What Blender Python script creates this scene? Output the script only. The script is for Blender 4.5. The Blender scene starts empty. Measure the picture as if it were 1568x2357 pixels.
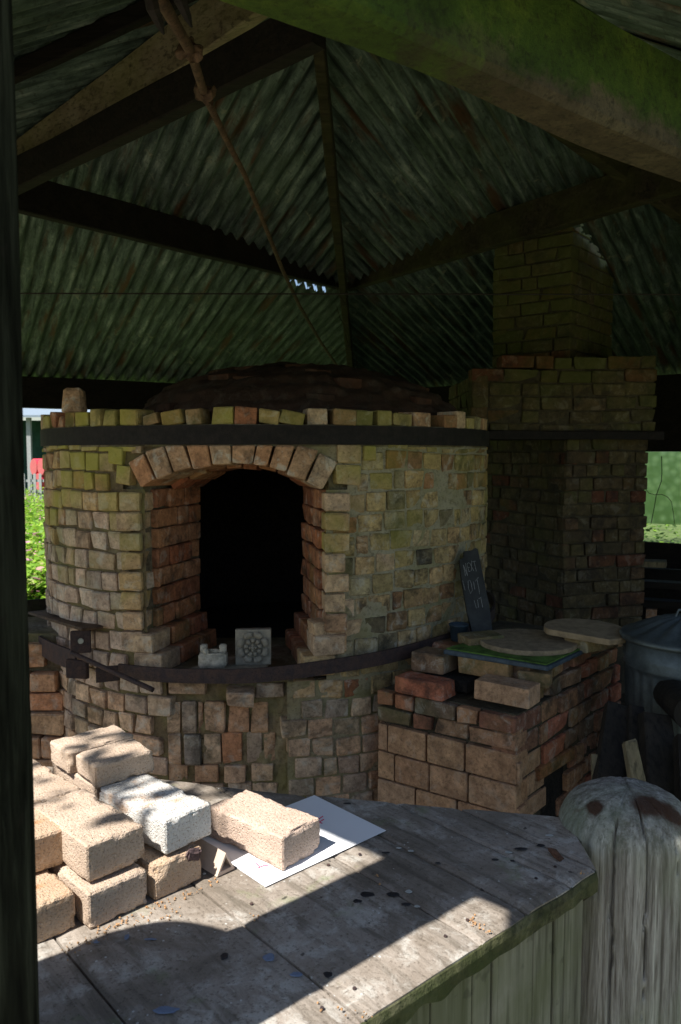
import bpy, bmesh, math, random
from mathutils import Vector, Matrix, noise
import numpy as np
R = math.radians
sc = bpy.context.scene
C = sc.collection
random.seed(7)

# ------------------------------------------------------------------ camera, light, world
FPX = 1800.0            # focal length in units of a 1568-wide picture
PITCH = math.atan((1178.5-1045.0)/FPX)
EYE = 1.6
cam_d = bpy.data.cameras.new('camera'); cam = bpy.data.objects.new('camera', cam_d); C.objects.link(cam)
cam_d.sensor_fit = 'HORIZONTAL'; cam_d.sensor_width = 24.0; cam_d.lens = FPX/1568*24.0
cam_d.clip_start = .02; cam_d.clip_end = 400
cam_d.dof.use_dof = True; cam_d.dof.focus_distance = 2.0; cam_d.dof.aperture_fstop = 9
cam.location = (0, 0, EYE); cam.rotation_euler = (math.pi/2-PITCH, 0, 0)
sc.camera = cam

SUN_AZ, SUN_EL = 229.0, 55.0     # compass direction the sun stands in (0 = +Y, 90 = +X)
w = bpy.data.worlds.new('World'); sc.world = w; w.use_nodes = True
nt = w.node_tree; bg = nt.nodes['Background']
sky = nt.nodes.new('ShaderNodeTexSky'); sky.sky_type = 'NISHITA'; sky.sun_disc = False
sky.sun_elevation = R(SUN_EL); sky.sun_rotation = R(SUN_AZ)
nt.links.new(sky.outputs[0], bg.inputs[0]); bg.inputs[1].default_value = .075
sl = bpy.data.lights.new('sun', 'SUN'); sl.energy = 5.0; sl.angle = R(.53); sl.color = (1, .955, .89)
so = bpy.data.objects.new('sun', sl); C.objects.link(so)
sd = Vector((math.sin(R(SUN_AZ))*math.cos(R(SUN_EL)), math.cos(R(SUN_AZ))*math.cos(R(SUN_EL)), math.sin(R(SUN_EL))))
so.rotation_euler = sd.to_track_quat('Z', 'Y').to_euler(); so.location = (-6, -6, 12)
sc.view_settings.view_transform = 'Standard'; sc.view_settings.look = 'None'
sc.view_settings.exposure = 1.0; sc.view_settings.gamma = 1; sc.view_settings.use_curve_mapping = False
try:
    sc.cycles.max_bounces = 8; sc.cycles.diffuse_bounces = 5; sc.cycles.use_denoising = True
    sc.cycles.sample_clamp_indirect = 3.0
except Exception: pass

# ------------------------------------------------------------------ helpers
def U(px, py, y=None, z=None):
    """a point of the place seen at (px,py) of a 1568-wide picture, at distance y or height z"""
    x = px-784; u = 1178.5-py
    Y = FPX*math.cos(PITCH)+u*math.sin(PITCH); Z = -FPX*math.sin(PITCH)+u*math.cos(PITCH)
    s = (y/Y) if y is not None else (z-EYE)/Z
    return Vector((x*s, Y*s, EYE+Z*s))

def tag(o, label=None, cat=None, group=None, kind=None):
    if label: o['label'] = label
    if cat: o['category'] = cat
    if group: o['group'] = group
    if kind: o['kind'] = kind
    return o
def empty(name, loc, rz=0, **k):
    o = bpy.data.objects.new(name, None); C.objects.link(o); o.empty_display_size = .1
    o.location = loc; o.rotation_euler = (0, 0, rz); bpy.context.view_layer.update() if False else None
    return tag(o, **k)
def link(name, me, parent=None, mat=None, loc=None, rot=None, scale=None, smooth=False, **k):
    o = bpy.data.objects.new(name, me); C.objects.link(o)
    if mat is not None and not me.materials: me.materials.append(mat)
    if loc is not None: o.location = loc
    if rot is not None: o.rotation_euler = rot
    if scale is not None: o.scale = scale
    if parent is not None:
        o.parent = parent
        M = Matrix.LocRotScale(parent.location, parent.rotation_euler, parent.scale)
        p = parent
        while p.parent is not None:
            p = p.parent
            M = Matrix.LocRotScale(p.location, p.rotation_euler, p.scale) @ M
        if M != Matrix.Identity(4):
            W = Matrix.LocRotScale(o.location, o.rotation_euler, o.scale)
            L = M.inverted() @ W
            l, r, s = L.decompose(); o.location = l; o.rotation_euler = r.to_euler(); o.scale = s
    if smooth:
        me.polygons.foreach_set('use_smooth', [True]*len(me.polygons))
    return tag(o, **k)
def mesh(verts, faces, name='m'):
    me = bpy.data.meshes.new(name); me.from_pydata([tuple(v) for v in verts], [], faces); me.update(); return me
def bm_mesh(bm, name='m'):
    me = bpy.data.meshes.new(name); bm.to_mesh(me); bm.free(); return me
def recalc(me):
    bm = bmesh.new(); bm.from_mesh(me); bmesh.ops.recalc_face_normals(bm, faces=bm.faces); bm.to_mesh(me); bm.free(); return me
HEX = [(0,3,2,1),(4,5,6,7),(0,1,5,4),(1,2,6,5),(2,3,7,6),(3,0,4,7)]
def hexa(c, bevel=0, jit=0, seed=0):
    """closed block from 8 corners (bottom 4 anticlockwise, top 4)"""
    bm = bmesh.new(); vs = [bm.verts.new(tuple(v)) for v in c]
    for f in HEX: bm.faces.new([vs[i] for i in f])
    bmesh.ops.recalc_face_normals(bm, faces=bm.faces)
    if bevel: bmesh.ops.bevel(bm, geom=bm.edges[:]+bm.verts[:], offset=bevel, segments=1, affect='EDGES', profile=.6)
    if jit:
        rnd = random.Random(seed)
        for v in bm.verts: v.co += Vector((rnd.uniform(-jit,jit), rnd.uniform(-jit,jit), rnd.uniform(-jit,jit)))
    return bm_mesh(bm)
def box(sx, sy, sz, bevel=0, jit=0, seed=0):
    x,y,z = sx/2,sy/2,sz/2
    return hexa([(-x,-y,-z),(x,-y,-z),(x,y,-z),(-x,y,-z),(-x,-y,z),(x,-y,z),(x,y,z),(-x,y,z)], bevel, jit, seed)
def beam_between(a, b, wd, ht, bevel=.006, up=Vector((0,0,1)), segs=10, wob=.006, seed=0):
    """timber from a to b (centre line), ht along up, uneven faces"""
    a, b = Vector(a), Vector(b); d = (b-a).normalized(); s = d.cross(up).normalized(); u = s.cross(d)
    prof = [(-1,-1),(1,-1),(1,1),(-1,1)]; q = []
    for (i,j) in prof:      # bevelled corners
        if i*j > 0: q += [(i*(wd/2-bevel*0), j*(ht/2-bevel)), (i*(wd/2-bevel), j*(ht/2))]
        else: q += [(i*(wd/2-bevel), j*(ht/2)), (i*(wd/2), j*(ht/2-bevel))]
    vs, fs = [], []; n = len(q)
    for k in range(segs+1):
        t = k/segs; c = a.lerp(b, t)
        for m,(x,y) in enumerate(q):
            nz = noise.noise(Vector((t*(b-a).length*1.7+seed*9, m*.35, seed)))*wob
            vs.append(c + s*(x+nz*(1 if x>0 else -1)) + u*(y+nz*(1 if y>0 else -1)))
    for k in range(segs):
        for m in range(n): fs.append((k*n+m, k*n+(m+1)%n, (k+1)*n+(m+1)%n, (k+1)*n+m))
    fs.append(tuple(range(n))[::-1]); fs.append(tuple(segs*n+m for m in range(n)))
    return recalc(mesh(vs, fs))
def tube(pts, rad, n=8, cap=True):
    pts = [Vector(p) for p in pts]
    rr = rad if isinstance(rad, (list, tuple)) else [rad]*len(pts)
    vs, fs = [], []; ref = Vector((0,0,1))
    for i,p in enumerate(pts):
        d = (pts[min(i+1,len(pts)-1)]-pts[max(i-1,0)]).normalized()
        r_ = ref if abs(d.dot(ref)) < .95 else Vector((1,0,0))
        s = d.cross(r_).normalized(); u = s.cross(d)
        for k in range(n):
            a = 2*math.pi*k/n; vs.append(p + (s*math.cos(a)+u*math.sin(a))*rr[i])
    for i in range(len(pts)-1):
        for k in range(n): fs.append((i*n+k, i*n+(k+1)%n, (i+1)*n+(k+1)%n, (i+1)*n+k))
    if cap: fs.append(tuple(range(n))[::-1]); fs.append(tuple((len(pts)-1)*n+k for k in range(n)))
    return recalc(mesh(vs, fs))
def lathe(prof, n=32, wob=0, seed=0):
    vs, fs = [], []
    for (r,z) in prof:
        for k in range(n):
            a = 2*math.pi*k/n; rr = r*(1+wob*noise.noise(Vector((math.cos(a)*2,math.sin(a)*2,z*3+seed))))
            vs.append((rr*math.cos(a), rr*math.sin(a), z))
    for i in range(len(prof)-1):
        for k in range(n): fs.append((i*n+k, i*n+(k+1)%n, (i+1)*n+(k+1)%n, (i+1)*n+k))
    fs.append(tuple(range(n))[::-1]); fs.append(tuple((len(prof)-1)*n+k for k in range(n)))
    return recalc(mesh(vs, fs))

# ------------------------------------------------------------------ materials
class M:
    def __init__(s, name, rough=.9):
        s.m = bpy.data.materials.new(name); s.m.use_nodes = True; s.t = s.m.node_tree
        s.b = s.t.nodes['Principled BSDF']; s.b.inputs['Roughness'].default_value = rough
        s.b.inputs['Specular IOR Level'].default_value = .25
    def n(s, t, **k):
        x = s.t.nodes.new(t)
        for a,v in k.items():
            if a[0] == '_': x.inputs[a[1:].replace('_',' ')].default_value = v
            else: setattr(x, a, v)
        return x
    def l(s, a, b): s.t.links.new(a, b)
    def coord(s, which='object', scale=(1,1,1), rot=(0,0,0)):
        if which == 'world': o = s.n('ShaderNodeNewGeometry').outputs['Position']
        else: o = s.n('ShaderNodeTexCoord').outputs['Object']
        mp = s.n('ShaderNodeMapping'); mp.inputs['Scale'].default_value = scale; mp.inputs['Rotation'].default_value = rot
        s.l(o, mp.inputs[0]); return mp.outputs[0]
    def noise(s, vec, scale, detail=4, rough=.6, dist=0):
        x = s.n('ShaderNodeTexNoise'); x.inputs['Scale'].default_value = scale; x.inputs['Detail'].default_value = detail
        x.inputs['Roughness'].default_value = rough; x.inputs['Distortion'].default_value = dist
        if vec is not None: s.l(vec, x.inputs['Vector'])
        return x.outputs['Fac']
    def ramp(s, fac, stops, interp='LINEAR'):
        x = s.n('ShaderNodeValToRGB'); x.color_ramp.interpolation = interp
        e = x.color_ramp.elements
        while len(e) > 1: e.remove(e[-1])
        for i,(p,c) in enumerate(stops):
            if not isinstance(c, (tuple,list)): c = (c,c,c)
            el = e[0] if i == 0 else e.new(p)
            el.position = p; el.color = (*c, 1)
        s.l(fac, x.inputs[0]); return x.outputs[0]
    def mix(s, fac, a, b, mode='MIX'):
        x = s.n('ShaderNodeMix', data_type='RGBA', blend_type=mode)
        for v,i in ((fac,0),(a,6),(b,7)):
            if hasattr(v, 'is_output'): s.l(v, x.inputs[i])
            else: x.inputs[i].default_value = v if i == 0 else ((*v,1) if isinstance(v,(tuple,list)) else (v,v,v,1))
        return x.outputs[2]
    def math(s, op, a, b=0, c=None):
        x = s.n('ShaderNodeMath', operation=op)
        for i,v in enumerate((a,b) if c is None else (a,b,c)):
            if hasattr(v, 'is_output'): s.l(v, x.inputs[i])
            else: x.inputs[i].default_value = v
        return x.outputs[0]
    def sep(s, v):
        x = s.n('ShaderNodeSeparateXYZ'); s.l(v, x.inputs[0]); return x.outputs
    def rand(s):
        a = s.n('ShaderNodeNewGeometry').outputs['Random Per Island']; b = s.n('ShaderNodeObjectInfo').outputs['Random']
        return s.math('FRACT', s.math('ADD', a, s.math('MULTIPLY', b, 7.31)))
    def bump(s, h, strength=.5, dist=.01):
        x = s.n('ShaderNodeBump'); x.inputs['Strength'].default_value = strength; x.inputs['Distance'].default_value = dist
        s.l(h, x.inputs['Height']); s.l(x.outputs[0], s.b.inputs['Normal'])
    def col(s, c):
        if hasattr(c, 'is_output'): s.l(c, s.b.inputs['Base Color'])
        else: s.b.inputs['Base Color'].default_value = (*c,1)

def brick_mat(name, stops, moss=(0,0,0), moss_amt=0.0, moss_lo=0, moss_hi=2, soot=0.0, white=.25, tint=None, bumpd=.004):
    m = M(name, .93); r = m.rand(); wp = m.coord('world')
    base = m.ramp(r, stops)
    n1 = m.noise(wp, 21, 6, .72); n2 = m.noise(wp, 85, 3, .75); n3 = m.noise(wp, 3.2, 3, .55)
    c = m.mix(m.ramp(n1, [(.32,.0),(.7,1.0)]), m.mix(1.0, base, (.60,.54,.50), 'MULTIPLY'), m.mix(1.0, base, (1.40,1.33,1.22), 'MULTIPLY'))
    c = m.mix(m.ramp(n2, [(.3,.55),(.5,.0)]), c, (.06,.045,.03))
    # efflorescence and lime patches
    wmask = m.math('MULTIPLY', m.ramp(m.noise(wp, 14, 6, .7, .6), [(.53,0.0),(.62,1.0)]), white)
    c = m.mix(wmask, c, (.52,.49,.42))
    if soot:
        c = m.mix(m.math('MULTIPLY', m.ramp(m.noise(wp, 7.5, 5, .7, .4), [(.5,0.0),(.63,1.0)]), soot), c, (.022,.02,.018))
    if moss_amt:
        z = m.sep(wp)[2]
        zz = m.n('ShaderNodeMapRange'); zz.inputs[1].default_value = moss_lo; zz.inputs[2].default_value = moss_hi; m.l(z, zz.inputs[0])
        f = m.math('ADD', m.math('MULTIPLY', zz.outputs[0], .75), m.math('MULTIPLY', m.math('SUBTRACT', n3, .5), 1.6))
        f = m.math('ADD', f, m.math('MULTIPLY', m.math('SUBTRACT', m.math('FRACT', m.math('MULTIPLY', r, 5.7)), .5), .45))
        f = m.ramp(f, [(.25,0.0),(.75,1.0)])
        c = m.mix(m.math('MULTIPLY', f, moss_amt), c, moss)
    hs = m.n('ShaderNodeHueSaturation'); hs.inputs['Saturation'].default_value = 1.0; hs.inputs['Value'].default_value = 1.12; m.l(c, hs.inputs['Color']); m.col(hs.outputs[0])
    m.bump(m.math('ADD', m.math('MULTIPLY', n2, .5), m.noise(wp, 40, 4, .7)), .9, bumpd)
    return m.m
RCD = 1
B_KILN = brick_mat('kiln_brick', [(0,(.40,.25,.14)),(.2,(.50,.36,.23)),(.4,(.37,.27,.185)),(.6,(.52,.385,.27)),(.75,(.27,.19,.135)),(.88,(.47,.33,.17)),(.975,(.40,.28,.16)),(.985,(.34,.12,.06)),(1,(.36,.14,.07))],
                   moss=(.29,.27,.045), moss_amt=.85, moss_lo=.75, moss_hi=2.05, soot=.35, white=.35)
B_PINK = brick_mat('pinkish_kiln_brick', [(0,(.44,.33,.26)),(.2,(.50,.40,.32)),(.45,(.37,.30,.25)),(.65,(.53,.41,.33)),(.85,(.42,.30,.22)),(1,(.33,.27,.24))], moss=(.22,.20,.06), moss_amt=.75, moss_lo=.55, moss_hi=1.9, soot=.25, white=.45)
B_OCHRE = brick_mat('ochre_kiln_brick', [(0,(.38,.27,.13)),(.2,(.45,.34,.17)),(.4,(.30,.24,.13)),(.6,(.46,.33,.18)),(.72,(.23,.15,.08)),(.84,(.30,.12,.06)),(.92,(.42,.36,.22)),(1,(.07,.06,.045))], moss=(.20,.19,.04), moss_amt=.6, moss_lo=.3, moss_hi=2.3, soot=.75, white=.4)
B_LOW = brick_mat('kiln_brick_lower', [(0,(.50,.32,.21)),(.25,(.56,.42,.30)),(.5,(.36,.28,.23)),(.7,(.55,.36,.24)),(.9,(.44,.34,.26)),(1,(.20,.18,.17))], soot=.55, white=.45,
                   moss=(.16,.17,.05), moss_amt=.25, moss_lo=-.4, moss_hi=1.6)
B_JAMB = brick_mat('red_jamb_brick', [(0,(.33,.12,.065)),(.3,(.40,.18,.09)),(.6,(.26,.11,.065)),(.8,(.42,.21,.11)),(1,(.34,.18,.11))], soot=.65, white=.3,
                   moss=(.10,.13,.03), moss_amt=.5, moss_lo=1.5, moss_hi=-.2)
B_ARCH = brick_mat('arch_brick', [(0,(.46,.30,.19)),(.3,(.42,.22,.12)),(.6,(.50,.38,.27)),(1,(.38,.24,.15))], soot=.55, white=.55)
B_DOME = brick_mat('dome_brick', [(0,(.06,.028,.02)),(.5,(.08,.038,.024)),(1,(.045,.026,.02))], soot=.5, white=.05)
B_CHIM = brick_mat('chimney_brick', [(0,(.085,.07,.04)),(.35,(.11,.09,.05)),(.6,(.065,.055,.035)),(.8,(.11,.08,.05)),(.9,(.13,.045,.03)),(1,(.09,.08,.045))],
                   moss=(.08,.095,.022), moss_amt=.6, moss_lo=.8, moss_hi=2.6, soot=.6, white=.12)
B_FIRE = brick_mat('firebox_brick', [(0,(.38,.12,.075)),(.2,(.38,.22,.13)),(.4,(.20,.10,.07)),(.55,(.44,.17,.12)),(.7,(.32,.20,.12)),(.85,(.14,.10,.075)),(1,(.42,.24,.15))], soot=.6, white=.35,
                   moss=(.10,.14,.03), moss_amt=.35, moss_lo=.3, moss_hi=1.1)
B_BLOCK = brick_mat('fireclay_block', [(0,(.42,.27,.165)),(.5,(.38,.225,.135)),(1,(.44,.30,.20))], soot=.15, white=.15)
B_PIER = brick_mat('pier_brick', [(0,(.42,.20,.11)),(.4,(.40,.29,.19)),(.7,(.45,.25,.15)),(1,(.34,.27,.18))], soot=.3, white=.3,
                   moss=(.14,.16,.05), moss_amt=.5, moss_lo=.55, moss_hi=1.3)
def mortar_mat(name, a, b, moss=None):
    m = M(name, .97); wp = m.coord('world')
    n1 = m.noise(wp, 9, 6, .7, .5); n2 = m.noise(wp, 60, 4, .7)
    c = m.mix(m.ramp(n1, [(.38,0.0),(.62,1.0)]), a, b)
    c = m.mix(m.ramp(n2, [(.35,.6),(.55,.0)]), c, (.05,.04,.03))
    if moss: c = m.mix(m.ramp(m.noise(wp, 4, 3), [(.45,0.0),(.65,.8)]), c, moss)
    m.col(c); m.bump(m.math('ADD', n1, m.math('MULTIPLY', n2, .6)), 1, .012); return m.m
def kiln_mortar():
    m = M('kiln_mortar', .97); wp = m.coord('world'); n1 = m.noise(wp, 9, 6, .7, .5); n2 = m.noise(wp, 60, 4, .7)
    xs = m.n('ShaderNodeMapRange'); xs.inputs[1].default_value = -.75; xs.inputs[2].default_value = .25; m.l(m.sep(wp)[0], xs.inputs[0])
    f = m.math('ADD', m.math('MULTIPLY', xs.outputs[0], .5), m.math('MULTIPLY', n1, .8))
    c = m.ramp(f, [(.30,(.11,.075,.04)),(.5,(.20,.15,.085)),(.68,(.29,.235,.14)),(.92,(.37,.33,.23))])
    c = m.mix(m.ramp(n2, [(.35,.5),(.5,.0)]), c, (.06,.045,.03))
    c = m.mix(m.ramp(m.noise(wp, 4, 3), [(.46,0.0),(.66,.7)]), c, (.19,.175,.06))
    m.col(c); m.bump(m.math('ADD', n1, m.math('MULTIPLY', n2, .6)), 1, .010); return m.m
KMORT = kiln_mortar()
MORT = mortar_mat('lime_mortar', (.12,.085,.05), (.27,.235,.17), moss=(.12,.105,.04))
MORT_DK = mortar_mat('dark_mortar', (.05,.04,.028), (.11,.095,.06))
MORT_PALE = mortar_mat('pale_mortar', (.36,.34,.28), (.44,.43,.36))
SOOT = mortar_mat('soot', (.012,.011,.010), (.022,.02,.018))

def firebrick_mat(name, a, b, spot, spot2=None, white=0):
    m = M(name, .95); v = m.coord('object')
    n1 = m.noise(v, 13, 5, .7); n2 = m.noise(v, 150, 3, .75); n3 = m.noise(v, 260, 2, .7)
    c = m.mix(m.ramp(n1, [(.35,0.0),(.65,1.0)]), a, b)
    c = m.mix(m.ramp(n2, [(.50,0.0),(.64,.55)]), c, spot)
    c = m.mix(m.ramp(n2, [(.28,.8),(.42,0.0)]), c, tuple(min(.8, x*1.35) for x in b))
    c = m.mix(m.ramp(n3, [(.34,.8),(.43,.0)]), c, (.22,.15,.09))
    if spot2: c = m.mix(m.ramp(m.noise(v, 11, 5, .7, .8), [(.56,0.0),(.66,.8)]), c, spot2)
    m.col(c); pit = m.n('ShaderNodeTexVoronoi'); pit.inputs['Scale'].default_value = 190; m.l(v, pit.inputs['Vector'])
    m.bump(m.math('ADD', m.math('ADD', m.math('MULTIPLY', n2, 1.0), m.math('MULTIPLY', n3, .6)), m.math('MULTIPLY', m.math('MINIMUM', pit.outputs['Distance'], .35), 2.2)), .75, .004); return m.m
F_TAN = firebrick_mat('fireclay_tan', (.38,.29,.22), (.50,.40,.315), (.54,.41,.29))
F_RUST = firebrick_mat('fireclay_rusty', (.40,.28,.19), (.48,.37,.27), (.50,.34,.20), (.40,.20,.09))
F_PINK = firebrick_mat('fireclay_pink', (.45,.34,.27), (.54,.42,.34), (.55,.40,.30))
F_WHITE = firebrick_mat('fireclay_whitened', (.50,.49,.46), (.62,.61,.58), (.56,.52,.47), (.46,.30,.19))

def wood_mat(name, stops, grain=(1,1,1), moss=None, moss_amt=0, spots=0, scale=1, bd=.006, streak=14):
    """grain: mapping scale, small along the grain"""
    m = M(name, .85); v = m.coord('object', grain)
    n1 = m.noise(v, streak*scale, 6, .7, .4); n2 = m.noise(v, 60*scale, 3, .6)
    c = m.ramp(n1, stops)
    c = m.mix(m.ramp(n2, [(.33,.7),(.5,.0)]), c, tuple(x*.35 for x in stops[0][1]))
    wp = m.coord('world')
    if moss: c = m.mix(m.math('MULTIPLY', m.ramp(m.noise(wp, 4.5, 5, .65, .3), [(.38,0.0),(.6,1.0)]), moss_amt), c, moss)
    if spots: c = m.mix(m.math('MULTIPLY', m.ramp(m.noise(wp, 22, 3, .6), [(.62,0.0),(.68,1.0)]), spots), c, (.02,.018,.014))
    m.col(c); m.bump(m.math('ADD', n1, m.math('MULTIPLY', n2, .5)), .8, bd); return m.m
W_BEAM = wood_mat('old_beam', [(.3,(.016,.012,.008)),(.5,(.034,.026,.016)),(.7,(.075,.058,.034))], (.15,1,1), moss=(.06,.065,.016), moss_amt=.45)
W_PALE = wood_mat('pale_rafter', [(.3,(.20,.155,.10)),(.5,(.34,.275,.18)),(.7,(.46,.39,.27))], (.15,1,1), moss=(.30,.30,.10), moss_amt=.35, spots=.5)
W_DARK = wood_mat('dark_beam', [(.3,(.006,.005,.004)),(.6,(.017,.013,.009))], (.15,1,1))
W_GREEN = wood_mat('algae_beam', [(.3,(.02,.018,.012)),(.5,(.05,.043,.027)),(.7,(.10,.085,.05))], (.3,1,1), moss=(.075,.125,.012), moss_amt=.9, spots=.3)
def beam_mat():
    m = M('algae_beam', .95); wp = m.coord('world'); nz = m.sep(m.n('ShaderNodeNewGeometry').outputs['Normal'])[2]; z = m.sep(wp)[2]
    n1 = m.noise(wp, 6, 8, .78, .2); n2 = m.noise(wp, 60, 5, .8)
    brown = m.ramp(n1, [(.3,(.035,.028,.018)),(.5,(.075,.058,.036)),(.7,(.14,.115,.07))])
    green = m.ramp(n1, [(.3,(.016,.026,.007)),(.5,(.045,.078,.012)),(.7,(.10,.14,.02))])
    low = m.math('SUBTRACT', m.math('MULTIPLY', m.math('SUBTRACT', z, 2.205), 14), m.math('MULTIPLY', m.math('SUBTRACT', n1, .5), 3.2))
    xs = m.math('SUBTRACT', 1.15, m.math('MULTIPLY', m.sep(wp)[0], 1.3))          # greener towards the left end
    f = m.math('MAXIMUM', m.ramp(low, [(.25,0.0),(.75,1.0)]), m.ramp(m.math('ADD', xs, m.math('SUBTRACT', n1, .5)), [(.75,0.0),(1.0,1.0)]))
    c = m.mix(f, brown, green); c = m.mix(m.ramp(n2, [(.34,.7),(.5,0.0)]), c, (.015,.015,.008))
    m.col(c); m.bump(m.math('ADD', n1, n2), .8, .008); return m.m
W_GREEN = beam_mat()
W_EDGE = wood_mat('moss_edge', [(.3,(.03,.028,.016)),(.5,(.07,.066,.034)),(.7,(.19,.175,.11))], (1,1,1), moss=(.035,.048,.012), moss_amt=.8, spots=.3, bd=.01)
W_POST = wood_mat('dark_post', [(.3,(.006,.006,.005)),(.48,(.016,.017,.012)),(.66,(.042,.045,.032))], (1,1,.10), bd=.012, streak=26, spots=.6)
W_POST.node_tree.nodes['Principled BSDF'].inputs['Specular IOR Level'].default_value = .03; W_POST.node_tree.nodes['Principled BSDF'].inputs['Roughness'].default_value = 1
W_PANEL = wood_mat('panel_board', [(.3,(.10,.095,.07)),(.5,(.165,.16,.125)),(.7,(.26,.25,.20))], (1,1,.06), moss=(.095,.105,.045), moss_amt=.5, spots=.35, streak=24, bd=.003)
W_LOG = wood_mat('charred_wood', [(.3,(.008,.007,.006)),(.7,(.03,.024,.018))], (1,1,.15))
W_SPLIT = wood_mat('split_wood', [(.3,(.12,.10,.06)),(.7,(.25,.2,.12))], (1,1,.15))

def bench_mat():
    m = M('bench_board', .82); wp = m.coord('world'); v = m.coord('world', (1,1,1), (0,0,R(-41)))
    mp = m.n('ShaderNodeMapping'); mp.inputs['Scale'].default_value = (6,.6,1); m.l(v, mp.inputs[0])
    r = m.rand()
    g = m.noise(mp.outputs[0], 6, 6, .7, .6)
    big = m.noise(wp, 5.5, 6, .68, .5); mid = m.noise(wp, 24, 5, .72, .5); fine = m.noise(wp, 160, 3, .7)
    c = m.ramp(big, [(.28,(.13,.105,.08)),(.45,(.22,.185,.15)),(.58,(.30,.26,.22)),(.76,(.40,.365,.32))])
    c = m.mix(m.ramp(g, [(.36,.75),(.52,0.0)]), c, (.10,.085,.065))
    c = m.mix(m.math('MULTIPLY', m.ramp(mid, [(.50,0.0),(.60,1.0)]), m.ramp(big, [(.45,0.0),(.58,.75)])), c, (.42,.40,.36))   # lime wash scabs
    c = m.mix(m.ramp(fine, [(.33,.6),(.45,.0)]), c, (.07,.055,.04))
    c = m.mix(m.ramp(m.noise(wp, 9, 4, .6, .2), [(.60,0.0),(.72,.55)]), c, (.17,.22,.09))                                   # algae
    c = m.mix(m.ramp(m.noise(wp, 33, 2, .5), [(.74,0.0),(.76,.8)]), c, (.035,.03,.028))                                     # dark spots
    sp = m.n('ShaderNodeTexVoronoi'); sp.inputs['Scale'].default_value = 70; m.l(wp, sp.inputs['Vector'])
    c = m.mix(m.math('MULTIPLY', m.ramp(sp.outputs['Distance'], [(.10,1.0),(.16,0.0)]), m.ramp(m.noise(wp, 12, 2), [(.55,0.0),(.6,.8)])), c, (.55,.55,.52))
    m.col(c); m.bump(m.math('ADD', m.math('MULTIPLY', mid, .7), m.math('ADD', fine, g)), .45, .004); return m.m
BENCH = bench_mat()

def iron_mat(name, a, b, metal=.0, rough=.75):
    m = M(name, rough); wp = m.coord('world'); n1 = m.noise(wp, 30, 6, .7); n2 = m.noise(wp, 150, 3, .7)
    c = m.mix(m.ramp(n1, [(.4,0.0),(.65,1.0)]), a, b); c = m.mix(m.ramp(n2, [(.35,.5),(.5,0.0)]), c, (.01,.008,.008))
    m.col(c); m.b.inputs['Metallic'].default_value = metal; m.bump(m.math('ADD', n1, n2), .6, .003); return m.m
IRON = iron_mat('black_iron', (.012,.010,.010), (.026,.020,.018))
IRON_PURP = iron_mat('rusty_iron', (.045,.033,.034), (.085,.05,.04))
RUST = iron_mat('rust', (.055,.032,.02), (.14,.085,.05))

def sheet_mat():
    m = M('corrugated_iron', .62); m.b.inputs['Metallic'].default_value = .25
    wp = m.coord('world'); ob = m.coord('object', (5,.6,1)); r = m.rand()
    n1 = m.noise(wp, 1.6, 5, .65, .3); n2 = m.noise(ob, 5, 6, .7, .3); n3 = m.noise(wp, 40, 3, .65)
    c = m.ramp(n2, [(.33,(.018,.026,.027)),(.46,(.075,.105,.10)),(.58,(.165,.215,.205)),(.72,(.40,.45,.43))])
    c = m.mix(m.math('MULTIPLY', m.ramp(n1, [(.45,0.0),(.7,1.0)]), .5), c, (.09,.13,.07))
    c = m.mix(m.ramp(m.noise(wp, 6, 5, .7, 1.0), [(.60,0.0),(.68,.7)]), c, (.30,.30,.24))
    c = m.mix(m.ramp(m.noise(ob, 2.2, 4, .6), [(.56,0.0),(.66,.85)]), c, (.10,.045,.02))
    c = m.mix(m.ramp(n3, [(.33,.5),(.45,0.0)]), c, (.03,.035,.025))
    c = m.mix(1.0, c, m.ramp(r, [(0,(.75,.78,.75)),(.5,(1,1,.95)),(1,(1.15,1.15,1.1))]), 'MULTIPLY')
    m.col(c); m.bump(n3, .4, .003); return m.m
SHEET = sheet_mat()

def plain(name, c, rough=.8, bump=.3, var=.25, scale=20, metal=0):
    m = M(name, rough); wp = m.coord('world'); n = m.noise(wp, scale, 5, .7)
    m.col(m.mix(m.ramp(n, [(.35,0.0),(.65,1.0)]), tuple(x*(1-var) for x in c), tuple(min(1,x*(1+var)) for x in c)))
    m.b.inputs['Metallic'].default_value = metal
    if bump: m.bump(n, bump, .004)
    return m.m
DIRT = plain('earth', (.11,.09,.06), .95, .8, .4, 12)
PAPER = plain('paper', (.80,.81,.83), .7, 0, .01)
MARK = plain('red_marker', (.65,.02,.10), .6, 0, .05)
SLATE = plain('slate', (.036,.036,.033), .55, .3, .35, 14)
SLATE_MOSS = plain('mossy_slate', (.08,.15,.03), .85, .6, .55, 16)
SLATE_SIDE = plain('slate_side', (.055,.075,.095), .6, .5, .35, 30)
CHALK = plain('chalk', (.28,.28,.27), .95, 0, .3, 60)
STONE = plain('kiln_shelf', (.27,.205,.13), .9, .5, .3, 26)
STONE2 = plain('kiln_shelf_brown', (.30,.22,.13), .9, .4, .25, 18)
CLAY = plain('grey_clay', (.27,.24,.19), .85, .4, .2, 50)
CLAY_PALE = plain('pale_clay', (.44,.39,.31), .85, .7, .35, 40)
POT = plain('blue_pot', (.035,.055,.075), .35, .1, .2)
BIN = plain('galvanised_steel', (.105,.125,.13), .5, .25, .4, 9, .55)
CORAL = plain('unglazed_tube', (.50,.40,.32), .5, 0, .08)
CRUMB = plain('brick_crumb', (.40,.23,.11), .9, 0, .3)
BLUEP = plain('blue_paint', (.15,.19,.27), .6, .1, .15, 60)
BLACKP = plain('black_paint', (.025,.024,.026), .5, .2, .3, 60)
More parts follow.
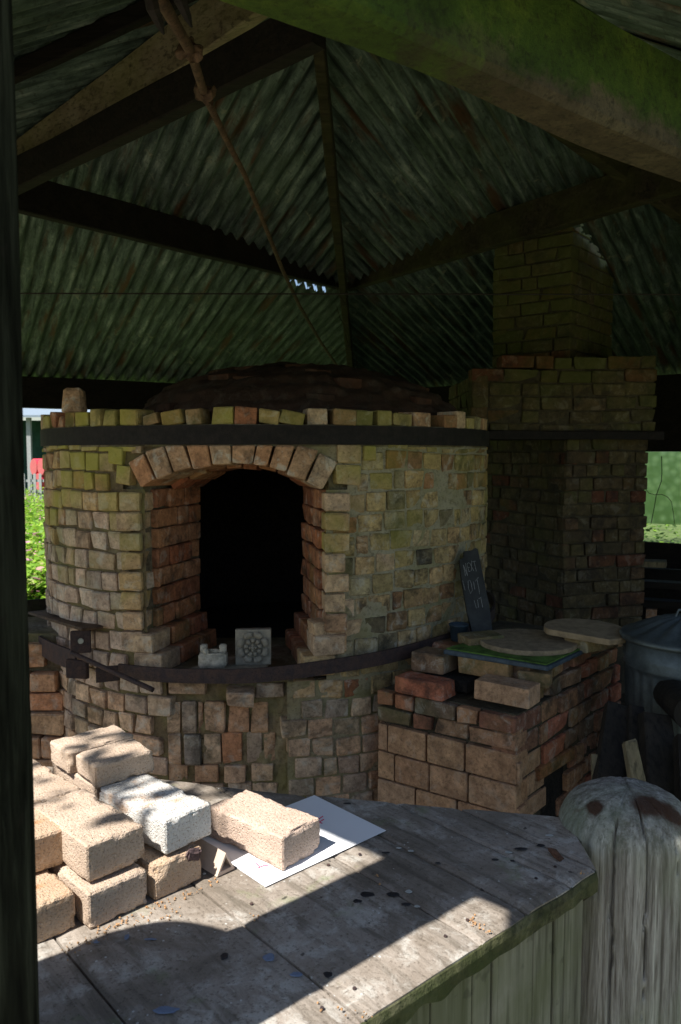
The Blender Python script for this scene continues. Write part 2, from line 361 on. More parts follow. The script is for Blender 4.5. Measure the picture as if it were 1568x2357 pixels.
WHITEP = plain('white_paint', (.34,.35,.33), .6, .2, .2, 60)
PINK = plain('red_drum', (.62,.06,.09), .45, 0, .1)
PINKD = plain('dull_red_drum_head', (.42,.10,.10), .6, 0, .15)
BLD_ROOF = plain('pale_roof', (.20,.25,.30), .6, 0, .1)
BLD_WALL = plain('dark_green_shed', (.02,.06,.05), .8, 0, .3, 3)
WHITE = plain('white_fence_paint', (.30,.31,.31), .7, 0, .1)
LEAF = None
def leaf_mat(name, stops, trans=.35):
    m = M(name, .55); r = m.rand(); m.col(m.ramp(r, stops))
    tr = m.n('ShaderNodeBsdfTranslucent'); mx = m.n('ShaderNodeMixShader'); mx.inputs[0].default_value = trans
    m.l(m.ramp(r, [(p, tuple(min(1,x*1.3) for x in c)) for p,c in stops]), tr.inputs[0])
    out = m.t.nodes['Material Output']; m.l(m.b.outputs[0], mx.inputs[1]); m.l(tr.outputs[0], mx.inputs[2]); m.l(mx.outputs[0], out.inputs[0])
    return m.m
GRASS = leaf_mat('meadow_leaf', [(0,(.10,.22,.02)),(.3,(.16,.32,.03)),(.6,(.25,.42,.04)),(.85,(.32,.48,.05)),(.97,(.55,.25,.35)),(1,(.6,.4,.5))])
HEDGE = leaf_mat('hedge_leaf', [(0,(.04,.09,.02)),(.5,(.09,.19,.03)),(1,(.20,.34,.05))])
TREEL = leaf_mat('tree_leaf', [(0,(.04,.09,.015)),(1,(.08,.15,.02))], .25)
GREEN_GROUND = plain('grass_ground', (.085,.125,.035), .95, .5, .35, 3)

# ------------------------------------------------------------------ shared brick shapes
def brick_variants(mat, n=7, bevel=.0052, jit=.0022):
    out = []
    for i in range(n):
        me = box(1, 1, 1, 0)
        bm = bmesh.new(); bm.from_mesh(me)
        rnd = random.Random(i*13+1)
        # nominal real size so the bevel stays even
        bmesh.ops.scale(bm, vec=(.105,.105,.072), verts=bm.verts)
        bmesh.ops.bevel(bm, geom=bm.edges[:], offset=bevel*rnd.uniform(.7,1.3), segments=1, affect='EDGES')
        chip = None if bevel < .004 else Vector((rnd.choice((-1,1))*.0525, -.0525, rnd.choice((-1,1))*.036)) if i % 2 else None
        for v in bm.verts:
            v.co += Vector((rnd.uniform(-jit,jit), rnd.uniform(-jit,jit), rnd.uniform(-jit,jit)))
            if chip is not None and (v.co-chip).length < .014: v.co *= .86
        bmesh.ops.scale(bm, vec=(1/.105,1/.105,1/.072), verts=bm.verts)
        m2 = bm_mesh(bm, mat.name); m2.materials.append(mat); out.append(m2)
    return out
VAR = {}
def variants(mat):
    if mat.name not in VAR: VAR[mat.name] = brick_variants(mat, bevel=.0028, jit=.0010) if mat.name == 'fireclay_block' else brick_variants(mat)
    return VAR[mat.name]

def persp_size(p, s):
    d = max(p.y, .3); return s/d
def place_bricks(specs, parent, name='brick', limit=300):
    """specs: (center, (rx,ry,rz) or euler, (sx,sy,sz), material). Largest in view become parts, the rest one stuff part."""
    order = sorted(specs, key=lambda s: -persp_size(Vector(s[0]), max(s[2])))
    if parent is not None:
        pass
    for s in order[:limit]:
        me = random.choice(variants(s[3]))
        link(name, me, parent, None, s[0], s[1], s[2])
    rest = order[limit:]
    if rest:
        mats = []; bm = bmesh.new()
        for s in rest:
            if s[3] not in mats: mats.append(s[3])
            tmp = random.choice(variants(s[3])).copy(); tmp.transform(Matrix.LocRotScale(Vector(s[0]), Matrix.Identity(3).to_euler() if s[1] is None else __import__('mathutils').Euler(s[1]), Vector(s[2])))
            k = len(bm.faces); bm.from_mesh(tmp); bm.faces.ensure_lookup_table()
            for f in bm.faces[k:]: f.material_index = mats.index(s[3])
            bpy.data.meshes.remove(tmp)
        me = bm_mesh(bm, name+'_rest')
        for m_ in mats: me.materials.append(m_)
        link('small_bricks', me, parent, None, (0,0,0), kind='stuff')

def wall_specs(p0, p1, z0, z1, mat, pitch=.08, lens=(.215,.1), depth=.1, joint=.01, jz=None, skip=None, proud=.004, wave=0, slope=0, seed=0, tilt=.012):
    """bricks laid on a face from p0 to p1 (outside is to the right of p0->p1)"""
    rnd = random.Random(seed); p0 = Vector((*p0,0)); p1 = Vector((*p1,0)); L = (p1-p0).length; d = (p1-p0)/L
    n = Vector((d.y,-d.x,0)); ang = math.atan2(d.y, d.x); out = []
    nr = max(1, round((z1-z0)/pitch)); pitch = (z1-z0)/nr
    for r in range(nr):
        t = 0; first = True
        while t < L-.02:
            l = rnd.choice(lens)*rnd.uniform(.9,1.06)
            if first and r % 2: l *= .5
            first = False
            l = min(l, L-t)
            if L-t-l < .045: l = L-t
            c = t+l/2; zc = z0+pitch*(r+.5)+wave*math.sin(c*4+seed)+slope*(c/L-.5)
            if not (skip and skip(c, zc)):
                pr = rnd.uniform(-proud, proud)
                m_ = mat(rnd, c, zc) if callable(mat) else mat
                dd = depth*rnd.uniform(.95,1.05)
                pos = p0+d*c+n*(pr-dd/2); pos.z = zc
                out.append((pos, (rnd.uniform(-tilt,tilt), rnd.uniform(-tilt,tilt)*.7, ang+rnd.uniform(-tilt,tilt)), (max(.02,l-joint), dd, pitch-joint*rnd.uniform(.7,1.2)), m_))
            t += l
    return out

# ------------------------------------------------------------------ ground
g = link('ground', mesh([(-150,-60,0),(150,-60,0),(150,200,0),(-150,200,0)], [(0,1,2,3)]), mat=GREEN_GROUND, kind='structure')
BOUNCE_GRAVEL = plain('bounce_gravel', (.23,.215,.14), .95, .8, .25, 40)
link('bounce_ground', mesh([(-9,-7,.004),(9,-7,.004),(9,2.2,.004),(.2,.75,.004),(-4.2,4.0,.004),(-9,4.0,.004)], [(0,1,2,3,4,5)]), mat=BOUNCE_GRAVEL, kind='structure')  # unseen pale ground added to bounce sunlight onto kiln and roof
AP = Vector((-.126,3.32,3.76))
VZ = 2.28
V = [Vector((.147,8.63,VZ)), Vector((4.29,5.83,VZ)), Vector((3.5,3.36,VZ+.04)), Vector((-.37,.61,VZ+.08)), Vector((-3.5,3.38,VZ+.02)), Vector((-4.67,5.98,VZ))]
cen = Vector((0,4.6,0))
fl = [Vector((v.x,v.y,.006))+(Vector((v.x,v.y,0))-cen).normalized()*.1 for v in V]
link('dirt_floor', mesh(fl, [tuple(range(6))[::-1]]), mat=DIRT, kind='structure')

# ------------------------------------------------------------------ the shelter: roof, rafters, purlins, plates
shelter = empty('open_shelter', (0,0,0), label='open timber shelter with corrugated iron roof standing over the round brick kiln', cat='shelter')
STK = [(1.02,5.33),(1.45,5.0),(1.90,5.54),(1.47,5.90)]     # plan of the chimney stack where it passes the roof
def roof_hole(x, y):
    p = Vector((x,y)); ins_ = 9
    for a_, b_ in zip(STK, STK[1:]+STK[:1]):
        a_, b_ = Vector(a_), Vector(b_); d_ = (b_-a_).normalized(); ins_ = min(ins_, (p-a_).dot(Vector((-d_.y,d_.x))))
    if ins_ > .03: return True
    a_, b_ = Vector(STK[1]), Vector(STK[2]); d_ = (b_-a_).normalized(); t = (p-a_).dot(d_); o_ = (p-a_).dot(Vector((d_.y,-d_.x)))
    return .02 < t < .52 and -.04 < o_ < .030+.012*math.sin(t*47)
def sheet_plane(a, v0, v1, pitch=.096, per=9, hole=None, seed=0, over=.12):
    """corrugated sheets over the triangle eave v0-v1, apex a"""
    rnd = random.Random(seed)
    e = (v1-v0); L = e.length; e.normalize()
    up = (a-v0) - e*((a-v0).dot(e)); H = up.length; up.normalize(); nrm = e.cross(up)
    if nrm.z < 0: nrm = -nrm
    ua = (a-v0).dot(e)
    def vr(u):
        lo, hi = 0.0, 0.0
        if 0 <= u <= L: lo = 0.0
        elif u > L: lo = H*(u-L)/(ua-L) if ua > L else 0
        else: lo = H*u/ua if ua < 0 else 0
        if ua <= 0: hi = H*(L-u)/(L-ua)
        elif ua >= L: hi = H*u/ua
        else: hi = H*(u/ua if u < ua else (L-u)/(L-ua))
        return lo, max(hi, lo+.001)
    umin, umax = min(0, ua), max(L, ua)
    W = pitch*per; k = 0; u0 = umin
    rot = Matrix((e, up, nrm)).transposed().to_4x4()
    while u0 < umax-.02:
        u1 = min(umax, u0+W+pitch*.6); n = max(2, int((u1-u0)/pitch*8))
        us = [u0+(u1-u0)*i/n for i in range(n+1)]
        vtop = max(vr(u)[1]-vr(u)[0] for u in us)
        nv = max(2, int(vtop/.030)) if hole else max(2, int(vtop/.4))
        lift = .009*(k % 2)
        vs, fs = [], []
        for i,u in enumerate(us):
            lo, hi = vr(u); lo = lo-over if lo <= 0 else lo
            for j in range(nv+1):
                v = lo+(hi-lo)*j/nv
                h = .0195*math.cos(2*math.pi*u/pitch)+lift+.006*noise.noise(Vector((u*1.1,v*.9,seed)))
                vs.append((u, v, h))
        for i in range(n):
            for j in range(nv):
                if hole:
                    c = v0+e*((us[i]+us[i+1])/2)+up*((vs[i*(nv+1)+j][1]+vs[i*(nv+1)+j+1][1])/2)
                    if hole(c.x, c.y): continue
                fs.append((i*(nv+1)+j, (i+1)*(nv+1)+j, (i+1)*(nv+1)+j+1, i*(nv+1)+j+1))
        if fs:
            me = mesh(vs, fs); me.polygons.foreach_set('use_smooth', [True]*len(me.polygons))
            o = link('corrugated_sheet', me, shelter, SHEET)
            o.matrix_local = Matrix.Translation(v0) @ rot
        u0 += W; k += 1
sheet_plane(AP, V[0], V[1], hole=roof_hole, seed=1)
def roof_hit(i, j, px, py):
    nn_ = (V[j]-V[i]).cross(AP-V[i]); o_ = Vector((0,0,EYE)); d_ = U(px,py,y=1)-o_
    return o_+d_*((V[i]-o_).dot(nn_)/d_.dot(nn_))
SA, SB = roof_hit(5,0,668,641), roof_hit(5,0,750,668)
def ragged_slit(x, y):
    d_ = Vector((SB.x-SA.x, SB.y-SA.y)); L_ = d_.length; d_ /= L_; p = Vector((x-SA.x, y-SA.y)); t = p.dot(d_)
    return 0 < t < L_ and abs(p.dot(Vector((-d_.y,d_.x)))+.010*math.sin(t*60)) < .009
sheet_plane(AP, V[5], V[0], hole=ragged_slit, seed=2)
sheet_plane(AP, V[4], V[5], seed=3)
sheet_plane(AP, V[3], V[4], seed=4)
sheet_plane(AP, V[2], V[3], seed=5, over=.02)
sheet_plane(AP, V[1], V[2], seed=6)
dz = Vector((0,0,1))
def raf(a, b, wd, ht, mat, drop, name='hip_rafter', seed=0):
    link(name, beam_between(Vector(a)-dz*drop, Vector(b)-dz*drop, wd, ht, seed=seed, segs=16), shelter, mat)
raf(AP, V[0]+Vector((0,-.1,0)), .055, .12, W_BEAM, .10, seed=1)
raf(AP, V[5], .07, .22, W_PALE, .14, seed=2)
raf(AP, V[4], .045, .07, W_DARK, .07, seed=3)
raf(AP, V[1], .06, .14, W_BEAM, .11, seed=4)
raf(AP, V[2], .06, .14, W_BEAM, .11, seed=5)
raf(AP, V[3], .06, .14, W_BEAM, .11, seed=6)
for i in range(6):   # folded ridge caps over the hips
    dd_ = (V[i]-AP).normalized(); link('ridge_cap', beam_between(AP+dz*.045, V[i]+dd_*.16+dz*.045, .30, .012, bevel=.002, segs=6), shelter, SHEET)
# purlins (horizontal) seen at mid height, and the dark collar beam up to the hip
PL0 = U(797,640,y=6.35)
def hdir(az): return Vector((math.sin(R(az)), math.cos(R(az)), 0))
def hline(p, az, l): return p + hdir(az)*l
raf(PL0, hline(PL0, 221.1, 3.0), .07, .20, W_DARK, 0, 'purlin', 7)
PR0 = U(800,640,y=6.35)
raf(PR0, hline(PR0, 145.2, 3.4), .07, .20, W_BEAM, 0, 'purlin', 8)
CB = U(735,52,y=2.55)
raf(CB, hline(CB, 312, 2.35), .06, .145, W_DARK, 0, 'collar_beam', 9)
# eave plates under the sheets
def plate(i, j, wd, ht, mat, inset=.14, drop=.17, name='wall_plate', seed=0):
    d = (V[j]-V[i]).normalized(); n = Vector((-d.y, d.x, 0)); c = (V[i]+V[j])/2
    if (cen-c).dot(n) < 0: n = -n
    link(name, beam_between(V[i]+n*inset-dz*drop, V[j]+n*inset-dz*drop, wd, ht, seed=seed, segs=16), shelter, mat)
plate(0,1,.10,.27,W_DARK,inset=.08,drop=.14,seed=1); plate(5,0,.10,.27,W_DARK,inset=.08,drop=.14,seed=2); plate(4,5,.10,.2,W_BEAM,seed=3)
plate(3,4,.09,.16,W_BEAM,inset=.30,drop=.0,seed=4); plate(1,2,.1,.2,W_BEAM,seed=5)
# the big algae-green plate close to the viewer
G0, G1 = U(730,100,z=2.20), U(1568,430,z=2.20); gd = (G1-G0).normalized(); gn = Vector((gd.y,-gd.x,0))
link('green_plate', beam_between(G0-gd*.62+gn*.05+dz*.095, G1+gd*1.9+gn*.05+dz*.095, .10, .19, bevel=.012, segs=40, wob=.012), shelter, W_GREEN)
# stout posts at the corners out of the way of the view
for i in (0,1,2,4,5):
    p = Vector((V[i].x,V[i].y,0)); q = p+(cen-p).normalized()*.2
    link('corner_post', beam_between(q, q+dz*(V[i].z-.05), .12, .12, up=Vector((0,1,0))), shelter, W_DARK)
# infill boards: dark boards on the right-hand sides, low rails on the left
def side_boards(i, j, z0, z1, mat, wdt=.16, t0=0, t1=1, name='wall_board', horiz=True, inset=.1):
    a, b = V[i].copy(), V[j].copy(); d = (b-a); n = Vector((-d.y,d.x,0)).normalized()
    if (cen-(a+b)/2).dot(n) < 0: n = -n
    A_, B_ = a+d*t0+n*inset, a+d*t1+n*inset; k = max(1, round((z1-z0)/wdt))
    for q in range(k):
        zc = z0+(z1-z0)*(q+.5)/k; off_ = n*(.013*(q % 2)); A_, B_ = a+d*t0+n*inset+off_, a+d*t1+n*inset+off_
        link(name, beam_between(Vector((A_.x,A_.y,zc)), Vector((B_.x,B_.y,zc)), .022, (z1-z0)/k+.014, bevel=.003, seed=q), shelter, mat)
side_boards(0,1,1.63,2.22,W_DARK); side_boards(0,1,.0,.83,W_DARK)
side_boards(1,2,.0,2.1,W_DARK); side_boards(5,0,.0,.30,W_BEAM); side_boards(4,5,.0,.3,W_BEAM)  # first call: unseen right wall, boarded full height to shut out light
link('straining_wire', tube([Vector((-1.8,3.0,2.205)), Vector((-.3,3.0,2.202)), Vector((2.6,3.0,2.198))], .0028, 6), shelter, IRON)

# obscured glass pane in the right-hand opening
gm = M('obscured_glass', .45); wp_ = gm.coord('world')
vor = gm.n('ShaderNodeTexVoronoi'); vor.inputs['Scale'].default_value = 15; gm.l(wp_, vor.inputs['Vector'])
vr_ = gm.math('SUBTRACT', vor.outputs['Distance'], 0)
gm.col(gm.ramp(vr_, [(.1,(.85,1,.70)),(.6,(.60,.78,.45))])); gm.b.inputs['Transmission Weight'].default_value = .85; gm.b.inputs['IOR'].default_value = 1.3  # shading of the lumps put into the colour, darker between cells
trl = gm.n('ShaderNodeBsdfTranslucent'); gm.l(gm.ramp(vr_, [(.1,(.80,.95,.50)),(.6,(.36,.55,.22))]), trl.inputs[0])
mxs = gm.n('ShaderNodeMixShader'); mxs.inputs[0].default_value = .35
gm.l(gm.b.outputs[0], mxs.inputs[1]); gm.l(trl.outputs[0], mxs.inputs[2]); gm.l(mxs.outputs[0], gm.t.nodes['Material Output'].inputs[0])
d01 = (V[1]-V[0]).normalized(); n01 = Vector((-d01.y,d01.x,0));
pane = empty('glass_panel', U(1500,1130,y=6.9), label='pale green obscured glass panel hanging in the opening right of the chimney', cat='glass panel')
A_ = U(1474,1130,y=6.93); A_.z = 0
ps, fs = [], []
P_ = [A_+d01*0, A_+d01*.95]
def vor_h(x, y):
    ds = noise.voronoi(Vector((x,y,0)))[0]; return min(.5, ds[1]-ds[0])
gx, gz = 70, 52; vs, fs = [], []
for side in (0,1):
    for a in range(gz+1):
        for b in range(gx+1):
            t = .95*b/gx; z_ = .988+(1.62-.988)*a/gz; h = .010*vor_h(t*17+.3*math.sin(z_*9), z_*(20 if z_ > 1.3 else 8))*(1 if side == 0 else 0)
            p = P_[0]+d01*t-n01*(h-.008*side)*(1 if n01.y > 0 else 1); vs.append((p.x, p.y, z_))
nn = (gx+1)*(gz+1)
for side in (0,1):
    for a in range(gz):
        for b in range(gx):
            q = side*nn+a*(gx+1)+b; f = (q,q+1,q+gx+2,q+gx+1); fs.append(f if side == 0 else f[::-1])
link('glass', mesh(vs, fs), pane, gm.m, smooth=True)
def crk(pxs, nm='crack', rad=.0022):
    pts = []
    for (x,y) in pxs:
        d_ = U(x,y,y=1)-Vector((0,0,EYE)); q = (A_-n01*.0)-Vector((0,0,EYE)); nn = Vector((n01.x,n01.y,0))
        t = q.dot(nn)/d_.dot(nn); pts.append(Vector((0,0,EYE))+d_*(t*.998))
    link(nm, tube(pts, rad, 5), pane, IRON)
crk([(1523,1050),(1524,1085),(1523,1107),(1511,1140),(1507,1165),(1499,1205)], 'bramble_stem', .0035)
crk([(1484,1122),(1494,1135),(1506,1139),(1524,1138),(1537,1144),(1546,1155),(1551,1185),(1553,1206)], 'bramble_stem', .0025)

for px_, py_, y_ in ((775,705,6.3),(795,770,6.6),(772,650,6.0)):
    p0 = U(px_,py_,y=y_); link('hanging_twig', tube([p0, p0+Vector((.03,0,-.10)), p0+Vector((.09,0,-.18)), p0+Vector((.10,.02,-.30))], .003, 4), shelter, W_BEAM)
# ------------------------------------------------------------------ the kiln
KX, KY, KR = -.375, 4.20, 1.14
kiln = empty('brick_kiln', (KX,KY,0), label='round brick bottle kiln with an arched firing door and iron bands, under the shelter', cat='kiln')
def ky(x, r=KR): return KY-math.sqrt(max(0, r*r-(x-KX)**2))
# front and back outline of the doorway
FXL, FXR, BXL, BXR = -.800, -.068, -.648, -.180
FY, BY = 3.09, 3.60
SPR_F, CRN_F, SPR_B, CRN_B = 1.462, 1.563, 1.455, 1.545
SILL = .718
def arc_pts(xl, xr, zs, zc, n, add=0):
    c = (xr-xl)/2; h = zc-zs; rr = (c*c+h*h)/(2*h); cx = (xl+xr)/2; cz = zc-rr; a = math.asin(c/rr)
    return [(cx+(rr+add)*math.sin(-a+2*a*i/n), cz+(rr+add)*math.cos(-a+2*a*i/n)) for i in range(n+1)]
# mortar core with the doorway and the recess below it cut out
bm = bmesh.new(); NS = 96; RC = KR-.035; RI = .62
rings = []
for (r,z) in ((RC,0),(RC,1.712),(RI,1.712),(RI,0)):
    rings.append([bm.verts.new((KX+r*math.sin(2*math.pi*k/NS), KY-r*math.cos(2*math.pi*k/NS), z)) for k in range(NS)])
for q in range(4):
    A2, B2 = rings[q], rings[(q+1)%4]
    for k in range(NS): bm.faces.new((A2[k], A2[(k+1)%NS], B2[(k+1)%NS], B2[k]))
bmesh.ops.recalc_face_normals(bm, faces=bm.faces)
core_me = bm_mesh(bm)
def prism(front, back, y0, y1):
    n = len(front); vs = [(x,y0,z) for x,z in front]+[(x,y1,z) for x,z in back]
    fs = [tuple(range(n)), tuple(range(2*n-1,n-1,-1))]+[(i, n+i, n+(i+1)%n, (i+1)%n) for i in range(n)]
    return recalc(mesh(vs, fs))
e_ = .012
k1 = (BY-FY); ex = lambda a,b,t: a+(b-a)*t     # extrapolate the splay to y0 and y1
y0c, y1c = FY-.35, BY+.12
def outline(t):
    xl = ex(FXL,BXL,t)-e_-.02; xr = ex(FXR,BXR,t)+e_+.02; zs = ex(SPR_F,SPR_B,t); zc = ex(CRN_F,CRN_B,t)+e_+.115
    return [(xl,SILL-.03),(xr,SILL-.03)]+[p for p in reversed(arc_pts(xl,xr,zs+.02,zc,10))]
cut1 = prism(outline(-.35/k1), outline(1+.12/k1), y0c, y1c)
IXL, IXR, IZ0 = -.715, -.215, .17
cut2 = prism([(IXL,IZ0),(IXR,IZ0),(IXR,SILL-.031),(IXL,SILL-.031)], [(IXL,IZ0),(IXR,IZ0),(IXR,SILL-.031),(IXL,SILL-.031)], 2.9, 3.16)
co = bpy.data.objects.new('tmp', core_me); C.objects.link(co); cuts = []
for cm in (cut1, cut2):
    q = bpy.data.objects.new('cut', cm); C.objects.link(q); cuts.append(q)
    md = co.modifiers.new('b', 'BOOLEAN'); md.operation = 'DIFFERENCE'; md.object = q; md.solver = 'EXACT'
dg = bpy.context.evaluated_depsgraph_get(); bpy.context.view_layer.update()
core_me2 = bpy.data.meshes.new_from_object(co.evaluated_get(dg))
for q in cuts+[co]: bpy.data.objects.remove(q)
core_me2.materials.clear()
link('mortar_core', core_me2, kiln, MORT)
# sooty chamber behind the doorway, closed above and below
bm = bmesh.new(); bmesh.ops.create_cone(bm, cap_ends=True, segments=48, radius1=RI+.004, radius2=RI+.004, depth=.02)
link('chamber_floor', bm_mesh(bm), kiln, SOOT, (KX,KY,SILL-.045))
vs, fs = [], []; n = 48
for z in (SILL-.04, 1.77):
    for k in range(n): vs.append((KX+(RI-.01)*math.sin(2*math.pi*k/n), KY-(RI-.01)*math.cos(2*math.pi*k/n), z))
for k in range(n):
    x = vs[k][0]
    a = 2*math.pi*(k+.5)/n
    if math.cos(a) > 0 and abs((RI)*math.sin(a)+.04) < .34: continue
    fs.append((k,(k+1)%n,n+(k+1)%n,n+k))
link('chamber_lining', mesh(vs, fs), kiln, SOOT)

def in_door(x, z_):
    if SILL-.03 < z_ <= SPR_F and FXL-.004 < x < FXR+.004: return True
    if z_ > SPR_F and math.hypot(x-(FXL+FXR)/2, z_-(CRN_F-.707+.0)) < .80 and FXL-.10 < x < FXR+.10: return True
    return IXL+.004 < x < IXR-.004 and z_ < SILL-.02
na_, nz_s = 230, 84; vs, fs = [], []
for a_i in range(na_+1):
    a = R(-104+208*a_i/na_)
    for z_i in range(nz_s+1):
        z_ = 1.70*z_i/nz_s; x = math.sin(a)*KR+KX
        left = max(0, min(1, (-.3-x)/.5)); p = Vector((a*KR, 0, z_))
        rr_ = KR-.0065-.008*left-.004*(z_ < .62)+.0055*noise.noise(p*9)+.004*noise.noise(p*31+Vector((7,0,0)))+.003*max(0, noise.noise(p*4))
        vs.append((KX+rr_*math.sin(a), KY-rr_*math.cos(a), z_))
for a_i in range(na_):
    for z_i in range(nz_s):
        q = a_i*(nz_s+1)+z_i; x = KX+KR*math.sin(R(-104+208*(a_i+.5)/na_)); z_ = 1.70*(z_i+.5)/nz_s
        if in_door(x, z_): continue
        fs.append((q, q+nz_s+1, q+nz_s+2, q+1))
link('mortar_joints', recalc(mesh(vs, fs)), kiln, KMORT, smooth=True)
def rough_patch(x0, x1, z0, z1, y, amp, mat, par, nm='mortar_bed', seed=0):
    nx, nz = max(2,int((x1-x0)/.008)), max(2,int((z1-z0)/.008)); vs, fs = [], []
    for i in range(nx+1):
        for j in range(nz+1):
            x = x0+(x1-x0)*i/nx; z_ = z0+(z1-z0)*j/nz; vs.append((x, y-amp*noise.noise(Vector((x*24,seed,z_*24)))-amp*.6*noise.noise(Vector((x*60,seed,z_*60))), z_))
    for i in range(nx):
        for j in range(nz): q = i*(nz+1)+j; fs.append((q, q+nz+1, q+nz+2, q+1))
    return link(nm, recalc(mesh(vs, fs)), par, mat, smooth=True)
rough_patch(IXL, IXR, .12, SILL-.03, 3.135, .010, KMORT, kiln, seed=3)
specs = []
rnd = random.Random(3)
z = .03; row = 0
PIT = .083
ARF = arc_pts(FXL,FXR,SPR_F,CRN_F,10)
ccx = (FXL+FXR)/2; c_ = (FXR-FXL)/2; h_ = CRN_F-SPR_F; RRF = (c_*c_+h_*h_)/(2*h_); CZF = CRN_F-RRF
while z < 1.63:
    n = 66; off = rnd.uniform(0,1); a = 0; nm = 2*math.pi/n
    zt = min(z+PIT, 1.636); hgt = zt-z
    a = off*nm-math.pi
    endA = a+2*math.pi
    while a < endA-.02:
        wa = rnd.choice((.92,1,1,1.06,1.1,.85, .55 if rnd.random()<.3 else 1))*nm
        if rnd.random() < .03: wa *= 1.9
        am = a+wa/2; a += wa
        if abs(am) > R(100): continue                 # only the half that faces the open side
        bx = KX+KR*math.sin(am); zz = z+hgt/2+.008*math.sin(am*5+row*.3)+.004*math.sin(am*13)
        if FXL-.055 < bx < FXR+.055 and zz > SILL-.05 and zz < SPR_F+.01: continue
        if math.hypot(bx-ccx, zz-CZF) < RRF+.155 and zz > SPR_F-.02 and FXL-.12 < bx < FXR+.12: continue
        if IXL-.02 < bx < IXR+.02 and zz < SILL: continue
        mt = B_LOW if zz < .60 else (B_PINK if (bx < -.75 and zz < 1.25+rnd.uniform(-.15,.15)) else (B_OCHRE if bx > -.05+rnd.uniform(-.1,.25) else B_KILN))
        if rnd.random() < .03 and zz > .9 and bx > 0: continue       # lost bricks, mortar only
        pr = rnd.uniform(-.005,.006); dd = .10; rr_ = KR+pr-dd/2
        ww = wa*KR-.0085*rnd.uniform(.5,1.8)
        specs.append((Vector((KX+rr_*math.sin(am), KY-rr_*math.cos(am), zz)), (rnd.uniform(-.02,.02), rnd.uniform(-.03,.03), am+rnd.uniform(-.05,.05)), (ww, dd, hgt-.0085*rnd.uniform(.6,1.6)), mt))
    z = zt; row += 1
# quoins of the doorway front, one per course, wider and a little proud
doorspecs = []
z = SILL+.085; k = 0
while z < SPR_F-.02:
    for sgn, x in ((-1,FXL),(1,FXR)):
        wq = rnd.uniform(.082,.105)
        cx_ = x+sgn*(wq/2-.003); yy = ky(cx_)
        doorspecs.append((Vector((cx_, yy+.05-.012+rnd.uniform(-.004,.004), z+.036)), (rnd.uniform(-.015,.015), rnd.uniform(-.02,.02), math.asin((cx_-KX)/KR)*.45), (wq, .11, .072), B_KILN if rnd.random() < .8 else B_ARCH))
    z += .0815; k += 1
# reveals: courses of stretchers running inwards on a splay, red
for side, (fx, bx) in enumerate(((FXL,BXL),(FXR,BXR))):
    yf = ky(fx)+.085; d = Vector((bx-fx, BY-FY, 0)); L = d.length
    t0 = (yf-FY)/(BY-FY)
    p0 = (fx+(bx-fx)*t0, yf); p1 = (bx, BY)
    if side == 0: a0, a1 = p0, p1     # outside (towards the opening) is to the right of p0->p1
    else: a0, a1 = p1, p0
    doorspecs += wall_specs(a0, a1, SILL+.075, SPR_F-.005, B_JAMB, pitch=.0815, lens=(.20,.10,.15), depth=.10, joint=.007, proud=.006, seed=20+side)
# two stepped courses at the foot of each jamb
for side, (fx, bx, sg) in enumerate(((FXL,BXL,1),(FXR,BXR,-1))):
    for st, (zz, outd) in enumerate(((SILL+.115,.035),(SILL+.035,.075))):
        yy0 = ky(fx)-.02-st*.015
        for q in range(3):
            t = (q+.5)/3; y_ = yy0+(BY-yy0)*t; x_ = fx+(bx-fx)*t+sg*(outd-.06)
            doorspecs.append((Vector((x_, y_, zz)), (0, rnd.uniform(-.01,.01), math.atan2(bx-fx, -(BY-FY))*-1*0+ (-.28 if side==0 else .20)), (.13, (BY-yy0)/3-.006, .078), B_KILN if q == 0 else B_JAMB))
place_bricks(doorspecs, kiln, 'doorway_brick')
# voussoirs in two rings, front ring ragged and pale, rear ring red
def voussoirs(n, t0, t1, add0, add1, mat, seed, rise=0):
    rnd = random.Random(seed)
    def P(u, t, add):
        xl, xr, zs, zc = ex(FXL,BXL,t), ex(FXR,BXR,t), ex(SPR_F,SPR_B,t), ex(CRN_F,CRN_B,t)
        c = (xr-xl)/2; h = zc-zs; rr = (c*c+h*h)/(2*h); a = math.asin(c/rr); th = -a+2*a*u
        return (xl+xr)/2+(rr+add)*math.sin(th), zc-rr+(rr+add)*math.cos(th)
    us = [0]
    for i in range(n): us.append(us[-1]+rnd.uniform(.85,1.15))
    us = [u/us[-1] for u in us]
    for i in range(n):
        u0, u1 = us[i]+.0045, us[i+1]-.0045; c = []
        lo = add0+rnd.uniform(-.006,.006)
        hi = add1+rnd.uniform(-.004,.004)
        for add in (lo, hi):
            x0,z0_ = P(u0,t0,add); x1,z1_ = P(u1,t0,add); x2,z2 = P(u1,t1,add); x3,z3 = P(u0,t1,add)
            yf = (FY+(BY-FY)*t0) if t0 > .05 else None
            if yf is None:
                c += [(x0,ky(x0)-.012,z0_),(x1,ky(x1)-.012,z1_)]
            else: c += [(x0,yf,z0_),(x1,yf,z1_)]
            y1_ = FY+(BY-FY)*t1
            c += [(x2,y1_,z2),(x3,y1_,z3)]
        c = [(x_,y_,min(z_,1.634)) for x_,y_,z_ in c]
        link('voussoir', hexa(c, .005, .0022, seed*50+i), kiln, mat)
voussoirs(10, 0, .48, .0, .122, B_ARCH, 5)
voussoirs(8, .49, 1.0, -.012, .09, B_JAMB, 6)
